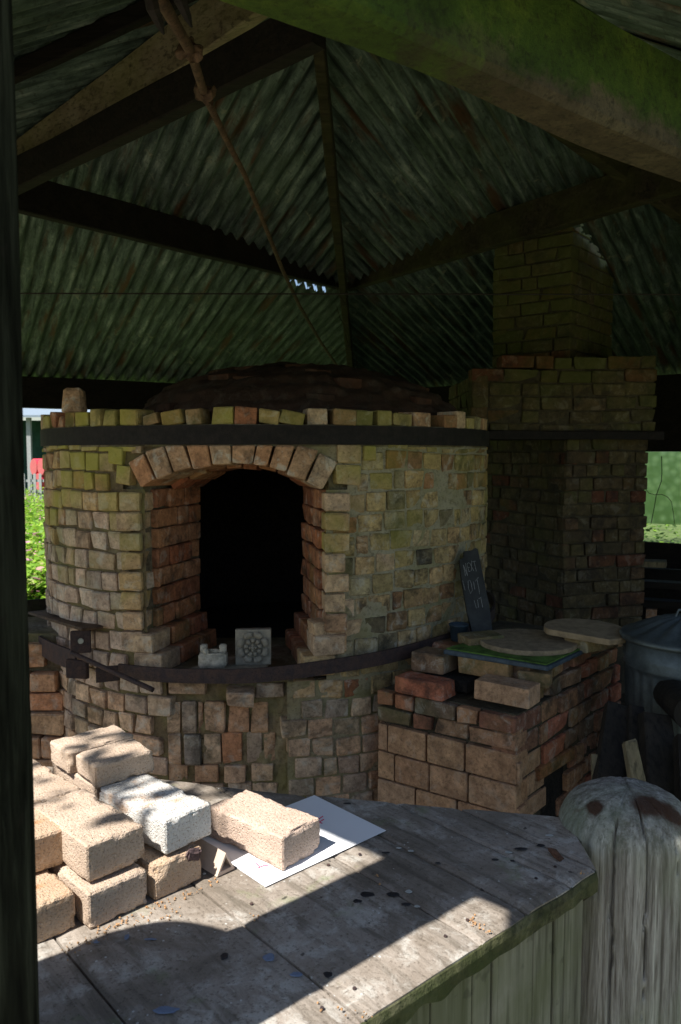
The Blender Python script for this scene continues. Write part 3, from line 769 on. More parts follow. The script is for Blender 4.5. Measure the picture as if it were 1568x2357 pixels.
# bricks flanking the arch up to the band
flank = []
for (x, zz, wq, hq, rt) in ((-.895,1.595,.075,.07,.1),(-.86,1.515,.07,.075,.12),(-.80,1.618,.05,.03,0),(.02,1.60,.10,.072,.03),(.015,1.515,.105,.08,0),(.10,1.605,.055,.06,0)):
    flank.append((Vector((x, ky(x)+.045, zz)), (0, rt, math.asin((x-KX)/KR)), (wq,.1,hq), B_KILN))
specs += flank
place_bricks(specs, kiln, 'brick', 300)
# recess below the sill: ragged bricks set on end, rows from the bottom up
rec = []
def row(zc, hh, items, yy=3.175, mat=B_LOW):
    x = IXL+.006
    for wq in items:
        if wq < 0: x += -wq; continue
        rec.append((Vector((x+wq/2, yy-.002+rnd.uniform(-.010,.008)+.04*((x+wq/2+.465)/.25)**2*.3, zc+rnd.uniform(-.004,.004))), (rnd.uniform(-.02,.02), rnd.uniform(-.025,.025), rnd.uniform(-.04,.04)), (wq-.003,.11,hh+.004), B_PIER if rnd.random() < .3 else mat))
        x += wq+rnd.uniform(.001,.004)
row(.215,.068,(.092,.035,.098,-.01,.10,.105))
row(.292,.066,(.085,-.022,.098,-.02,.09,-.02,.092))
row(.395,.125,(.055,-.012,.07,.10-.02,.085,-.012,.065,.05))
row(.525,.125,(.058,.062,.022,.088,-.006,.09,.075))
rec.append((Vector((-.405,3.09,.625)), (.05,.06,.1), (.11,.10,.060), B_LOW))
rec.append((Vector((-.62,3.15,.655)), (0,.03,0), (.15,.10,.05), B_LOW))
rec.append((Vector((-.29,3.17,.64)), (0,-.03,0), (.12,.10,.06), B_LOW))
place_bricks(rec, kiln, 'recess_brick')
link('sill_bed', box(.62,.62,.03,.006,.004,3), kiln, MORT, (-.44,3.42,SILL-.018))
# rim course above the band, some bricks tilted along a flat arch
rim = []
for k in range(-19, 20):
    am = R(k*4.9)+rnd.uniform(-.012,.012); x = KX+KR*math.sin(am)
    inarch = -.80 < x < -.10
    u = (x+.45)/.36
    hh = .070 if not inarch else max(.03, .088*(1-.62*u*u))
    if not inarch and rnd.random() < .06: continue
    hh *= rnd.uniform(.72,1.08)
    rr_ = KR-.052+rnd.uniform(-.006,.006)
    rim.append((Vector((KX+rr_*math.sin(am), KY-rr_*math.cos(am), 1.714+hh/2)), (0, (u*.28 if inarch else rnd.uniform(-.05,.05)), am+rnd.uniform(-.06,.06)), (rnd.uniform(.062,.098), .11, hh), rnd.choice((B_KILN,B_OCHRE,B_ARCH,B_FIRE,B_JAMB,B_OCHRE))))
for k in range(-24, 25):
    am = R(k*4.3); rr_ = KR-.19
    rim.append((Vector((KX+rr_*math.sin(am), KY-rr_*math.cos(am), 1.735+rnd.uniform(-.01,.015))), (0, rnd.uniform(-.05,.05), am+rnd.uniform(-.1,.1)), (.08, .12, .06), B_DOME))
place_bricks(rim, kiln, 'rim_brick')
# iron bands
def band(r, a0, a1, z0, z1, th=.008, n=60, tiltf=None):
    vs, fs = [], []
    for i in range(n+1):
        a = a0+(a1-a0)*i/n; dzz = tiltf(a) if tiltf else 0
        wob = .002*math.sin(a*17)
        for rr_, zz in ((r,z0),(r+th,z0),(r+th,z1),(r,z1)):
            vs.append((KX+(rr_+wob)*math.sin(a), KY-(rr_+wob)*math.cos(a), zz+dzz))
    for i in range(n):
        for q in range(4): fs.append((i*4+q, i*4+(q+1)%4, (i+1)*4+(q+1)%4, (i+1)*4+q))
    fs += [(0,1,2,3), (n*4+3,n*4+2,n*4+1,n*4)]
    return recalc(mesh(vs, fs))
link('upper_iron_band', band(KR+.004, R(-112), R(100), 1.637, 1.713), kiln, IRON)
link('mortar_fillet', band(KR-.02, R(-112), R(100), 1.63, 1.716, .02), kiln, MORT)
tf = lambda a: .008+(.03 if a < 0 else .085)*math.sin(a)
lb = link('lower_iron_band', band(KR+.045, R(-26.5), R(95), .695, .752, .010, 70, tf), kiln, IRON_PURP)
def kp(a, r, z): return Vector((KX+r*math.sin(R(a)), KY-r*math.cos(R(a)), z))
e0 = kp(-26.5, KR+.05, .712); 
rdir = (kp(-26,KR+.05,0)-kp(-30,KR+.05,0)).normalized(); outn = kp(-26.5,1,0)-Vector((KX,KY,0))
link('bent_lug', hexa([e0+Vector((0,0,-.036))-rdir*.06+outn*.07, e0+Vector((0,0,-.036)), e0+Vector((0,0,-.036))+outn*-.01, e0+Vector((0,0,-.036))-rdir*.06+outn*.055,
                       e0+Vector((0,0,.028))-rdir*.06+outn*.07, e0+Vector((0,0,.028)), e0+Vector((0,0,.028))+outn*-.01, e0+Vector((0,0,.028))-rdir*.06+outn*.055], .002), lb, IRON_PURP)
ra, rb = U(165,1503,y=3.12), U(352,1588,y=2.94)
link('threaded_rod', tube([ra, ra.lerp(rb,.5), rb], .010, 10), lb, IRON_PURP)
lb2 = link('left_iron_band', band(KR+.06, R(-112), R(-38), .685, .77, .010, 40), kiln, IRON_PURP)
q0 = kp(-37.5, KR+.065, .715)
link('square_plate', hexa([q0+v for v in (Vector((-.035,-.05,-.045)),Vector((.045,-.035,-.055)),Vector((.055,-.02,-.055)),Vector((-.025,-.035,-.045)),Vector((-.035,-.05,.035)),Vector((.045,-.035,.02)),Vector((.055,-.02,.02)),Vector((-.025,-.035,.035)))], .002), lb2, IRON_PURP)
# angle iron lying against the kiln: rusty flange on top, holed web at its end
ai = empty('angle_iron', kp(-50,KR+.02,.8), label='short rusty angle iron with a round bolt hole against the kiln', cat='angle iron')
t0_, t1_ = U(205,1452,y=3.17), U(78,1412,y=3.75); dirn = (t1_-t0_).normalized(); sd_ = Vector((dirn.y,-dirn.x,0)).normalized()
link('flange', hexa([t0_+sd_*.06, t0_-sd_*.03, t1_-sd_*.03, t1_+sd_*.06, t0_+sd_*.06+dz*.012, t0_-sd_*.03+dz*.012, t1_-sd_*.03+dz*.012, t1_+sd_*.06+dz*.012], .002, .003), ai, RUST)
wx = t0_+Vector((-.004,-.002,0))
link('web', hexa([wx+Vector((-.075,.0,-.095)), wx+Vector((.0,.03,-.10)), wx+Vector((.0,.042,-.10)), wx+Vector((-.075,.012,-.095)), wx+Vector((-.075,.0,-.002)), wx+Vector((.0,.03,-.002)), wx+Vector((.0,.042,-.002)), wx+Vector((-.075,.012,-.002))], .003), ai, IRON_PURP)
bm = bmesh.new(); bmesh.ops.create_cone(bm, cap_ends=True, segments=20, radius1=.0115, radius2=.0115, depth=.004)
o = link('bolt_hole', bm_mesh(bm), ai, MORT_PALE, wx+Vector((-.034,.010,-.045)), (R(90),0,R(20)))
# corbelled dome
DX, DY, DR = -.22, 4.08, .84
prof = [(DR*math.cos(t), 1.72+.345*math.sin(t)**1.0) for t in [math.pi/2*i/14 for i in range(15)]]
prof = [(DR*math.cos(t), 1.70+.35*math.sin(t)) for t in [math.pi/2*i/40 for i in range(40)]]+[(.01,2.05)]
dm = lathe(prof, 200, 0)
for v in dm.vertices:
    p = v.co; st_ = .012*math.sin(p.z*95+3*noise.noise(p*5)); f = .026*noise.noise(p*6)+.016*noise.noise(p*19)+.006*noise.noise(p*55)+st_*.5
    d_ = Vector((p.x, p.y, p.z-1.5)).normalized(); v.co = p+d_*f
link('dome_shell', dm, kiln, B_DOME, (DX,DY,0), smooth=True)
dsp = []
for i in range(1, 13):
    t = math.pi/2*(i)/13.5; r_ = DR*math.cos(t); zz = 1.70+.345*math.sin(t); n = max(6, int(2*math.pi*r_/.13))
    for k in range(n):
        a = 2*math.pi*(k+rnd.uniform(-.2,.2)+.5*(i%2))/n
        if math.cos(a) < -.15 or rnd.random() < .82: continue
        dsp.append((Vector((DX+(r_-.03)*math.sin(a), DY-(r_-.03)*math.cos(a), zz-.014+rnd.uniform(-.008,.008))), (rnd.uniform(-.06,.06)+.12, rnd.uniform(-.05,.05), a+rnd.uniform(-.08,.08)), (2*math.pi*r_/n-.012, .13, .052), B_DOME))
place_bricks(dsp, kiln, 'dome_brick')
ob = U(172,940,y=3.72)
o = link('brick_on_end', hexa([(-.052,-.03,0),(.052,-.03,0),(.052,.03,0),(-.052,.03,0),(-.045,-.03,.118),(.04,-.03,.118),(.04,.03,.118),(-.045,.03,.118)], .014, .003, 4), None, B_ARCH, (ob.x, 3.55, 1.778), (0,0,.1))
o.location = (U(172,940,y=3.5).x, 3.5, 1.775)
tag(o, 'single orange brick standing on end on the left rim of the kiln', 'brick')
# pale mortar smears
for (px,py,wq,hq,sd2) in ((790,1400,.06,.22,1),(920,1075,.10,.10,2),(655,1690,.03,.20,3),(655,1560,.02,.05,4)):
    p = U(px,py,y=3.1); yy = ky(p.x, KR+.004)
# ------------------------------------------------------------------ things on the sill
sy = 3.17
slab_ = hexa([(-.62,3.10,SILL+.002),(-.30,3.06,SILL+.002),(-.30,3.30,SILL+.002),(-.50,3.30,SILL+.002),(-.62,3.10,SILL+.016),(-.30,3.06,SILL+.016),(-.30,3.30,SILL+.016),(-.50,3.30,SILL+.016)], .003)
link('stone_slab', slab_, None, CLAY, label='flat grey stone slab lying on the sill of the arched kiln door', cat='slab')
T = U(583,1527,z=SILL+.018); T.y = 3.16; T.x = U(583,1527,y=3.16).x; T.z = SILL+.017
rt = empty('rosette_tile', T, 0, label='square grey clay tile moulded with a rosette of petals, upright on the kiln sill', cat='moulded tile')
S_ = .146
link('tile_body', hexa([(-S_/2,0,0),(S_/2,0,0),(S_/2,.045,0),(-S_/2,.045,0),(-S_/2,0,S_),(S_/2,0,S_),(S_/2,.045,S_),(-S_/2,.045,S_)], .002), rt, CLAY, T, (R(-4),0,R(3)))
def petal(r0, r1, a0, a1, y0_, y1_):
    n = 6; vs, fs = [], []
    for rr_, yy in ((r0,y1_*.55),((r0+r1)/2,y1_),(r1,y1_*.8),(r1+.001,y0_)):
        for i in range(n+1):
            u = i/n; a = a0+(a1-a0)*u; bulge = 1-.10*abs(2*u-1)**2.5*(1 if rr_ > r0 else 0)
            vs.append((rr_*bulge*math.sin(a), -yy*(1-.35*abs(2*u-1)**3), rr_*bulge*math.cos(a)))
    for j in range(3):
        for i in range(n): fs.append((j*(n+1)+i, j*(n+1)+i+1, (j+1)*(n+1)+i+1, (j+1)*(n+1)+i))
    for j in range(3):   # side skirts
        for i in (0, n):
            pass
    k = len(vs)
    for i in range(n+1): vs.append((vs[i][0], 0, vs[i][2]))
    for i in range(n): fs.append((i+1, i, k+i, k+i+1))
    for i in (0, n):
        c = [vs[j*(n+1)+i] for j in range(4)]; b0 = len(vs)
        vs.extend([(p[0],0,p[2]) for p in c])
        for j in range(3): fs.append((j*(n+1)+i, (j+1)*(n+1)+i, b0+j+1, b0+j))
    return recalc(mesh(vs, fs))
MT = Matrix.Translation(T) @ Matrix.Rotation(R(3),4,'Z') @ Matrix.Rotation(R(-4),4,'X') @ Matrix.Translation((0,-.0005,S_/2))
for ringn, (r0,r1,h0,nn) in enumerate(((.041,.066,.015,8),(.018,.037,.019,9))):
    for k in range(nn):
        a = 2*math.pi*(k+.5*(ringn==0))/nn; w2 = math.pi/nn*.86
        me = petal(r0, r1, a-w2, a+w2, .0, h0); me.transform(MT); link('petal', me, rt, CLAY, smooth=True)
bm = bmesh.new(); bmesh.ops.create_uvsphere(bm, u_segments=14, v_segments=8, radius=.008)
me = bm_mesh(bm); me.transform(MT @ Matrix.Translation((0,-.018,0))); link('bud', me, rt, CLAY, smooth=True)
for k in range(4):
    bm = bmesh.new(); bmesh.ops.create_uvsphere(bm, u_segments=10, v_segments=6, radius=.006)
    me = bm_mesh(bm); a = math.pi/2*k; me.transform(MT @ Matrix.Translation((.011*math.sin(a),-.015,.011*math.cos(a)))); link('bud_lobe', me, rt, CLAY, smooth=True)
# little clay castle
cp = U(491,1529,y=3.14); cp.z = SILL+.017
cs = empty('clay_castle', cp, 0, label='rough pale clay castle with two turrets on the kiln sill', cat='clay model')
def lumpy(me, amp, sc_, seed):
    for v in me.vertices: v.co += Vector((noise.noise(v.co*sc_+Vector((seed,0,0))), noise.noise(v.co*sc_+Vector((0,seed,5))), noise.noise(v.co*sc_+Vector((3,0,seed)))))*amp
    return me
def rbox(sx, sy_, sz, bev, sub=2):
    me = box(sx, sy_, sz); bm = bmesh.new(); bm.from_mesh(me)
    bmesh.ops.bevel(bm, geom=bm.edges[:], offset=bev, segments=3, affect='EDGES')
    bmesh.ops.subdivide_edges(bm, edges=bm.edges[:], cuts=sub, use_grid_fill=True); return bm_mesh(bm)
link('castle_wall', lumpy(rbox(.112,.07,.058,.006), .003, 40, 1), cs, CLAY_PALE, cp+Vector((0,0,.029)), smooth=True)
for x in (-.038,.040): link('turret', lumpy(rbox(.027,.03,.036,.003), .0012, 50, x*100), cs, CLAY_PALE, cp+Vector((x,.005,.072)), smooth=True)
link('doorway_stub', lumpy(rbox(.020,.022,.03,.006), .003, 60, 7), cs, CLAY_PALE, cp+Vector((-.026,-.022,.066)), smooth=True)
link('parapet', lumpy(rbox(.05,.03,.018,.005), .003, 60, 9), cs, CLAY_PALE, cp+Vector((.002,.008,.062)), smooth=True)

# ------------------------------------------------------------------ chimney
chim = empty('brick_chimney', (1.42,4.95,0), label='dark square brick chimney rising through the roof behind the kiln', cat='chimney')
def bx8(pts, z0, z1): return hexa([(*p,z0) for p in pts]+[(*p,z1) for p in pts])
base = [(1.42,4.95),(2.02,5.14),(1.75,6.1),(.98,5.98)]
def inset(pts, d):
    c = Vector((sum(p[0] for p in pts)/4, sum(p[1] for p in pts)/4)); return [tuple(Vector(p)+(c-Vector(p)).normalized()*d) for p in pts]
link('mortar_core', bx8(inset(base,.02), 0, 1.72), chim, MORT_DK)
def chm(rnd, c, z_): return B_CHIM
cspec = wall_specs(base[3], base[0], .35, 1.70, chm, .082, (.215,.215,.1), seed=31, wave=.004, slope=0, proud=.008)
cspec += wall_specs(base[0], base[1], .35, 1.70, chm, .082, (.215,.1,.1), seed=32, wave=.006, proud=.012)
sh = [(.80,4.80),(1.99,4.96),(1.80,6.05),(.78,5.7)]
link('shoulder_core', hexa([(*p,1.70) for p in inset(sh,.02)]+[(*p,zz) for p,zz in zip(inset(sh,.02),(2.05,2.22,2.22,2.05))]), chim, MORT_DK)
cspec += wall_specs(sh[0], sh[1], 1.71, 2.21, chm, .084, (.215,.215,.12), seed=33, wave=.012, skip=lambda c,z_: z_ > 2.06+c*.42, proud=.012, slope=.03)
cspec += wall_specs(sh[3], sh[0], 1.71, 2.08, chm, .084, (.215,.1), seed=34)
st = STK
link('stack_core', bx8(inset(st,.02), 2.15, 3.9), chim, MORT_DK)
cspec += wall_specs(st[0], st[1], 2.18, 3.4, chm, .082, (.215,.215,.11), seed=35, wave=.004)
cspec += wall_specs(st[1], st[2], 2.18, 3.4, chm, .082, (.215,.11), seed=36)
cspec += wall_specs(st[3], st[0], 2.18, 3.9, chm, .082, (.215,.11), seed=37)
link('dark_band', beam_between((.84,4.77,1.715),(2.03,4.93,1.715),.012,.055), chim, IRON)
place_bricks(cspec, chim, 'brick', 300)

# ------------------------------------------------------------------ firebox in front of the chimney
FC = Vector((.638,2.75)); FL = Vector((.150,3.10)); FRr = Vector((1.27,3.49)); FB = FL+(FRr-FC)
fbx = empty('brick_firebox', (FC.x,FC.y,0), label='low brick firebox with stepped mossy top between the kiln and the dustbin', cat='firebox')
ins = inset([tuple(FC),tuple(FRr),tuple(FB),tuple(FL)], .03)
link('rubble_core', bx8(ins, 0, .655), fbx, MORT_DK)
fsp = []
d1 = (FC-FL).normalized(); d2 = (FRr-FC).normalized()
# lower: large fireclay blocks
fsp += wall_specs(FL, FC, -.06, .515, B_BLOCK, .115, (.175,.165,.18,.05), seed=41, depth=.11, joint=.007, proud=.003, tilt=.006)
fsp += wall_specs(FL, FC, .52, .655, lambda r_,c,z_: B_FIRE, .0675, (.17,.2,.1), seed=43, depth=.10, proud=.012)
hole = lambda c, z_: .25 < c < .50 and z_ < .28
fsp += wall_specs(FC, FRr, -.02, .655, lambda r_,c,z_: B_BLOCK if (c < .2 and z_ < .5) else B_FIRE, .0845, (.10,.15,.2,.07), seed=44, depth=.10, proud=.012, skip=lambda c,z_: .22 < c < .42 and z_ < .36, slope=.0)
# individual bricks of the stepped top
def fb(px, py, y, ln, wd, ht, ang, mat, rx=0):
    p = U(px, py, y=y); fsp.append((Vector((p.x, p.y, p.z)), (rx, 0, ang), (ln, wd, ht), mat))
a1_ = math.atan2(d1.y, d1.x); a2_ = math.atan2(d2.y, d2.x)
fb(978,1578,3.02,.215,.10,.068,a1_,B_FIRE)          # red one at the left
fb(1168,1590,2.84,.215,.11,.072,a1_,B_BLOCK)        # tan one at the corner
fb(1125,1533,3.02,.215,.10,.068,a1_,B_FIRE)
fb(1000,1520,3.12,.15,.12,.075,a1_,B_FIRE)
fb(1233,1560,2.92,.12,.09,.062,a1_+.25,B_FIRE)
fb(1052,1560,3.12,.20,.2,.05,a1_,SOOT)
upper = wall_specs(FC+d2*.16+Vector((-.02,.02)), FRr, .655, .80, B_FIRE, .073, (.10,.2,.12), seed=46, depth=.10, proud=.015)
upper += wall_specs(FL+d2*.30+d1*.05, FC+d2*.30, .655, .80, B_FIRE, .073, (.2,.1), seed=47, depth=.1, proud=.01)
fsp += upper
link('upper_core', bx8(inset([tuple(FC+d2*.30),tuple(FRr),tuple(FB),tuple(FL+d2*.30)], .05), .64, .785), fbx, MORT_DK)
place_bricks(fsp, fbx, 'brick', 300)
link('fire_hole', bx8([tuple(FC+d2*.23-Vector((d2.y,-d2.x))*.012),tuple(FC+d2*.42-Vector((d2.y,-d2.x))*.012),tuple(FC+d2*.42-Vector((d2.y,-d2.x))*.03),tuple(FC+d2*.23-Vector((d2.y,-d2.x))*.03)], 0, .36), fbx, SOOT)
link('lintel', beam_between(Vector((*(FC+d2*.17),.385))-Vector((d2.y,-d2.x,0))*.045, Vector((*(FC+d2*.48),.385))-Vector((d2.y,-d2.x,0))*.045, .10, .05, segs=4), fbx, B_JAMB)
# mossy slate, discs, pot, slate board
sl0 = U(1260,1540,z=.812); sl0 = Vector((sl0.x,sl0.y)); sA, sB = sl0-d1*.43, sl0+d2*.50
quad = [tuple(sl0), tuple(sB), tuple(sB-d1*.42), tuple(sA)]
ms = link('slate_slab', hexa([(*p,.803) for p in quad]+[(*p,.821) for p in quad], .003, .002), None, SLATE_SIDE, label='blue grey slate slab with bright green moss on top, lying on the brick firebox', cat='slate')
q2 = inset(quad, .014)
link('moss', lumpy(hexa([(*p,.8212) for p in q2]+[(*p,.826) for p in q2]), .002, 30, 2), ms, SLATE_MOSS)
def disc(name, c, r, th, mat, cutang=None, cutd=None, **k):
    n = 56; vs, fs = [], []; rim_ = []
    for i in range(n):
        a = 2*math.pi*i/n; x, y = r*math.cos(a), r*math.sin(a)
        if cutang is not None:
            cn = Vector((math.cos(cutang), math.sin(cutang))); s_ = x*cn.x+y*cn.y
            if s_ > cutd: x -= (s_-cutd)*cn.x; y -= (s_-cutd)*cn.y
        x *= 1+.006*math.sin(i*1.7); y *= 1+.006*math.cos(i*2.3); rim_.append((x,y))
    for sc_, z_ in ((.985,0),(1,.003),(1,th-.003),(.985,th)):
        for (x,y) in rim_: vs.append((x*sc_,y*sc_,z_))
    for j in range(3):
        for i in range(n): fs.append((j*n+i, j*n+(i+1)%n, (j+1)*n+(i+1)%n, (j+1)*n+i))
    fs += [tuple(range(n))[::-1], tuple(3*n+i for i in range(n))]
    return link(name, mesh(vs, fs), None, mat, c, **k)
dc = U(1214,1472,z=.845)
disc('kiln_shelf_disc', Vector((dc.x,dc.y,.826)), .197, .020, STONE, label='round grey kiln shelf with a small hole, lying on the mossy slate', cat='kiln shelf', group='round kiln shelves on the firebox')
ho = U(1261,1471,z=.847)
dc2 = U(1350,1442,z=.90)
o = disc('kiln_shelf_disc', Vector((dc2.x,dc2.y,.868)), .168, .024, STONE2, R(235), .115, label='brownish kiln shelf with one flat cut side, overhanging behind the round shelf', cat='kiln shelf', group='round kiln shelves on the firebox')
o.rotation_euler = (R(2),R(1.5),0)
sup = U(1330,1470,z=.85)
link('prop_brick', box(.2,.12,.055,.006,.003,5), None, B_FIRE, (dc2.x+.02,dc2.y+.0,.839), (0,0,.6), label='dark brick propping up the cut kiln shelf at the back of the firebox', cat='brick')
link('prop_brick', box(.16,.11,.045,.006,.003,6), None, B_FIRE, (dc2.x-.42,dc2.y+.05,.835), (0,0,.3), label='flat pale brick offcut behind the round kiln shelf, near the slate board', cat='brick')
pt = U(1052,1478,z=.80); pt = Vector((pt.x+.012,pt.y+.03,.80))
pe = link('plastic_pot', lathe([(.030,0),(.033,.002),(.041,.066),(.043,.066),(.0435,.072),(.040,.073),(.037,.060),(.028,.006)], 32), None, POT, pt, smooth=True, label='small dark blue plastic pot beside the chalked slate board', cat='pot')
link('ledge_brick', box(.16,.24,.14,.01,.006,9), None, B_FIRE, (pt.x-.0,pt.y+.04,.728), (0,0,a1_), label='mossy brick ledge stone under the small blue pot', cat='brick')
# slate board leaning on the kiln, chalked
bl, br = U(1092,1476,y=3.30), U(1135,1462,y=3.34)
tl, tr_ = U(1063,1278,y=3.47), U(1103,1262,y=3.50)
ml, mr = U(1057,1350,y=3.42), U(1125,1420,y=3.38)
tl2, tm = U(1070,1264,y=3.48), U(1060,1300,y=3.46)
outl = [bl, br, U(1130,1400,y=3.385), tr_, U(1097,1259,y=3.50), U(1086,1266,y=3.49), U(1070,1268,y=3.48), U(1068,1283,y=3.47), U(1056,1290,y=3.465), U(1057,1335,y=3.44), U(1072,1400,y=3.37)]
nb = (br-bl).cross(tl-bl).normalized()
if nb.y > 0: nb = -nb
# flatten to one plane
outl = [p-nb*((p-bl).dot(nb)) for p in outl]
n = len(outl); vs = outl+[p-nb*.012 for p in outl]
board = link('slate_board', recalc(mesh(vs, [tuple(range(n)), tuple(range(2*n-1,n-1,-1))]+[(i,(i+1)%n,n+(i+1)%n,n+i) for i in range(n)])), None, SLATE, label='tall broken slate board chalked NEXT OUT, leaning on the right side of the kiln', cat='slate board')
def chalk(px):
    pts = []
    for x,y in px:
        x = 1820*.5754+x/5.894*.5754; y = 2170*.5754+y/5.894*.5754
        d_ = U(x,y,y=1)-Vector((0,0,EYE)); t = (bl-Vector((0,0,EYE))).dot(nb)/d_.dot(nb)
        pts.append(Vector((0,0,EYE))+d_*t+nb*.0008)
    link('chalk_stroke', tube(pts, .0011, 4), board, CHALK)
for s_ in ([(250,790),(200,530)],[(200,530),(300,790)],[(300,790),(245,490)],                      # N
           [(285,510),(330,690)],[(285,510),(330,475)],[(310,600),(350,585)],[(330,690),(365,675)],   # E
           [(345,480),(445,670)],[(390,670),(395,430)],                                             # X
           [(400,460),(490,440)],[(450,450),(505,680)],                                             # T
           [(180,895),(240,1130)],                                                                # I / stroke
           [(310,910),(320,1080),(370,1210),(410,1130),(385,960),(350,890),(310,910)],             # O
           [(440,930),(470,1110)],[(480,915),(555,825)],[(525,880),(575,1150),(580,1220)],          # U / T
           [(455,1370),(505,1550),(560,1530),(530,1350)],[(560,1330),(625,1290)],[(612,1310),(655,1530)]):
    chalk(s_)

# ------------------------------------------------------------------ brick pier at the left
pier = empty('brick_pier', (-1.4,3.5,0), label='low brick pier behind the firebrick stack at the left of the kiln', cat='brick pier')
psp = []; YP = 3.50
tops = [1476,1545,1592,1636,1690,1742,1792,1840]; rights = [112,134,150,152,164,172,176,178]
for i in range(len(tops)-1):
    za, zb_ = U(120,tops[i],y=YP).z, U(120,tops[i+1],y=YP).z; x = U(rights[i],1600,y=YP).x
    hq = (za-zb_)
    if i == 0: hq *= .9
    while x > -2.0:
        l = (rnd.uniform(.20,.225) if i % 3 != 1 else rnd.uniform(.11,.15))
        psp.append((Vector((x-l/2, YP+.05+rnd.uniform(-.008,.008)-.006*i, (za+zb_)/2)), (rnd.uniform(-.02,.02), rnd.uniform(-.015,.015), rnd.uniform(-.03,.03)), (l-.008,.12,hq-.010), B_PIER)); x -= l
link('mortar_core', hexa([(-2.0,3.53,0),(-1.16,3.53,0),(-1.16,3.9,0),(-2.0,3.9,0),(-2.0,3.53,.78),(-1.29,3.53,.78),(-1.29,3.9,.78),(-2.0,3.9,.78)]), pier, MORT)
place_bricks(psp, pier, 'brick')

# ------------------------------------------------------------------ bench
ZB = .84
bench = empty('timber_bench', (0,1.3,0), label='weathered timber bench with mossy edge and boarded front before the kiln', cat='bench')
VD = Vector((math.sin(R(-41.2)), math.cos(R(-41.2)))); UD = Vector((-VD.y*-1, VD.x*-1)); UD = Vector((VD.y, -VD.x))
def uv(p): return (p.x*UD.x+p.y*UD.y, p.x*VD.x+p.y*VD.y)
def seam_u(a, b): 
    pa, pb = U(*a,z=ZB), U(*b,z=ZB); return (uv(pa)[0]+uv(pb)[0])/2
s1 = seam_u((154,2193),(292,2357)); s2 = seam_u((457,2047),(837,2344)); s3 = seam_u((825,2005),(1107,2173)); s4 = seam_u((903,1847),(1316,2037))
mid_ = uv(U(1240,2150,z=ZB))[0]
V0E = .733
fa, fb_ = U(640,1826,z=ZB), U(903,1848,z=ZB); fc = U(1310,1884,z=ZB)
def far_v(u):
    # far edge as a broken line in (u,v)
    pts = [uv(Vector((-1.6,2.12,0))), uv(Vector((-.62,1.83,0))), uv(fa), uv(fb_), uv(fc), uv(fc+Vector((.3,-.02,0)))]
    pts.sort()
    for (u0,v0),(u1,v1) in zip(pts, pts[1:]):
        if u0 <= u <= u1: return v0+(v1-v0)*(u-u0)/(u1-u0)
    return pts[0][1] if u < pts[0][0] else pts[-1][1]
edges = [uv(fc)[0]-.004, s1-.62, s1-.31, s1, s2, s3, (s3+s4)/2+.0, s4, uv(Vector((.47,1.385,0)))[0]]
edges = sorted(edges); UE = uv(Vector((.47,1.385,0)))[0]; UEND = edges[-1]; VEND = uv(fc)[1]
def near_v(u): return V0E if u <= UE else V0E+(VEND-V0E)*(u-UE)/(UEND-UE)
for i,(u0,u1) in enumerate(zip(edges, edges[1:])):
    g_ = .0022; u0g, u1g = u0+g_, u1-g_; n = 10; m_ = 30
    top, vs, fs = [], [], []
    for a in range(m_+1):
        for b in range(n+1):
            u = u0g+(u1g-u0g)*b/n; vn = near_v(u)+.006*noise.noise(Vector((u*9,3,0))); vf = max(far_v(u), vn+.002)
            v = vn+(vf-vn)*a/m_; x = UD.x*u+VD.x*v; y = UD.y*u+VD.y*v
            zz = ZB+.0012*noise.noise(Vector((x*8,y*8,i)))-(.0025 if b in (0,n) else 0)-(.004 if a == 0 else 0)+(.0010*(i%2))
            vs.append((x,y,zz))
    nn = len(vs)
    for v_ in list(vs): vs.append((v_[0]+(VD.x*.006 if False else 0), v_[1], ZB-.036))
    for a in range(m_):
        for b in range(n):
            q = a*(n+1)+b; fs.append((q,q+1,q+n+2,q+n+1)); fs.append((nn+q,nn+q+n+1,nn+q+n+2,nn+q+1))
    for b in range(n): fs.append((b,nn+b,nn+b+1,b+1)); q = m_*(n+1)+b; fs.append((q,q+1,nn+q+1,nn+q))
    for a in range(m_): q = a*(n+1); fs.append((q,q+n+1,nn+q+n+1,nn+q)); q += n; fs.append((q,nn+q,nn+q+n+1,q+n+1))
    link('bench_board', recalc(mesh(vs, fs)), bench, BENCH)
# mossy edge strip: a rough lip hung on the front edge
vs, fs = [], []; n = 260; u_a, u_b = s1-.7, edges[-1]
for i in range(n+1):
    u = u_a+(u_b-u_a)*i/n; f = .5+.5*noise.noise(Vector((u*14,0,0))); dp = .040+.010*noise.noise(Vector((u*22,5,0)))
    for (dv, zz) in ((.001,-.0052),(-.002,-.007),(-.004-.003*f,-.018),(-.003-.003*f,-dp),(.012,-dp-.001)):
        v = near_v(u)+dv+.006*noise.noise(Vector((u*9,3,0))); vs.append((UD.x*u+VD.x*v, UD.y*u+VD.y*v, ZB+zz))
for i in range(n):
    for q in range(4): fs.append((i*5+q, i*5+q+1, (i+1)*5+q+1, (i+1)*5+q))
link('mossy_edge', recalc(mesh(vs, fs)), bench, W_EDGE)
for uu_, vv_ in ((s1+.03,V0E+.05),(s2-.03,V0E+.05),(s2+.03,V0E+.05),(s3-.03,V0E+.045),(s3+.03,V0E+.05),(s4-.03,V0E+.05),(s4+.03,V0E+.05),(s2+.04,V0E+.32),(s3-.03,V0E+.33),(s3+.04,V0E+.32)):
    bm = bmesh.new(); bmesh.ops.create_cone(bm, cap_ends=True, segments=12, radius1=.0032, radius2=.0028, depth=.0016)
    link('nail_head', bm_mesh(bm), bench, IRON_PURP, (UD.x*uu_+VD.x*vv_, UD.y*uu_+VD.y*vv_, ZB+.0030))
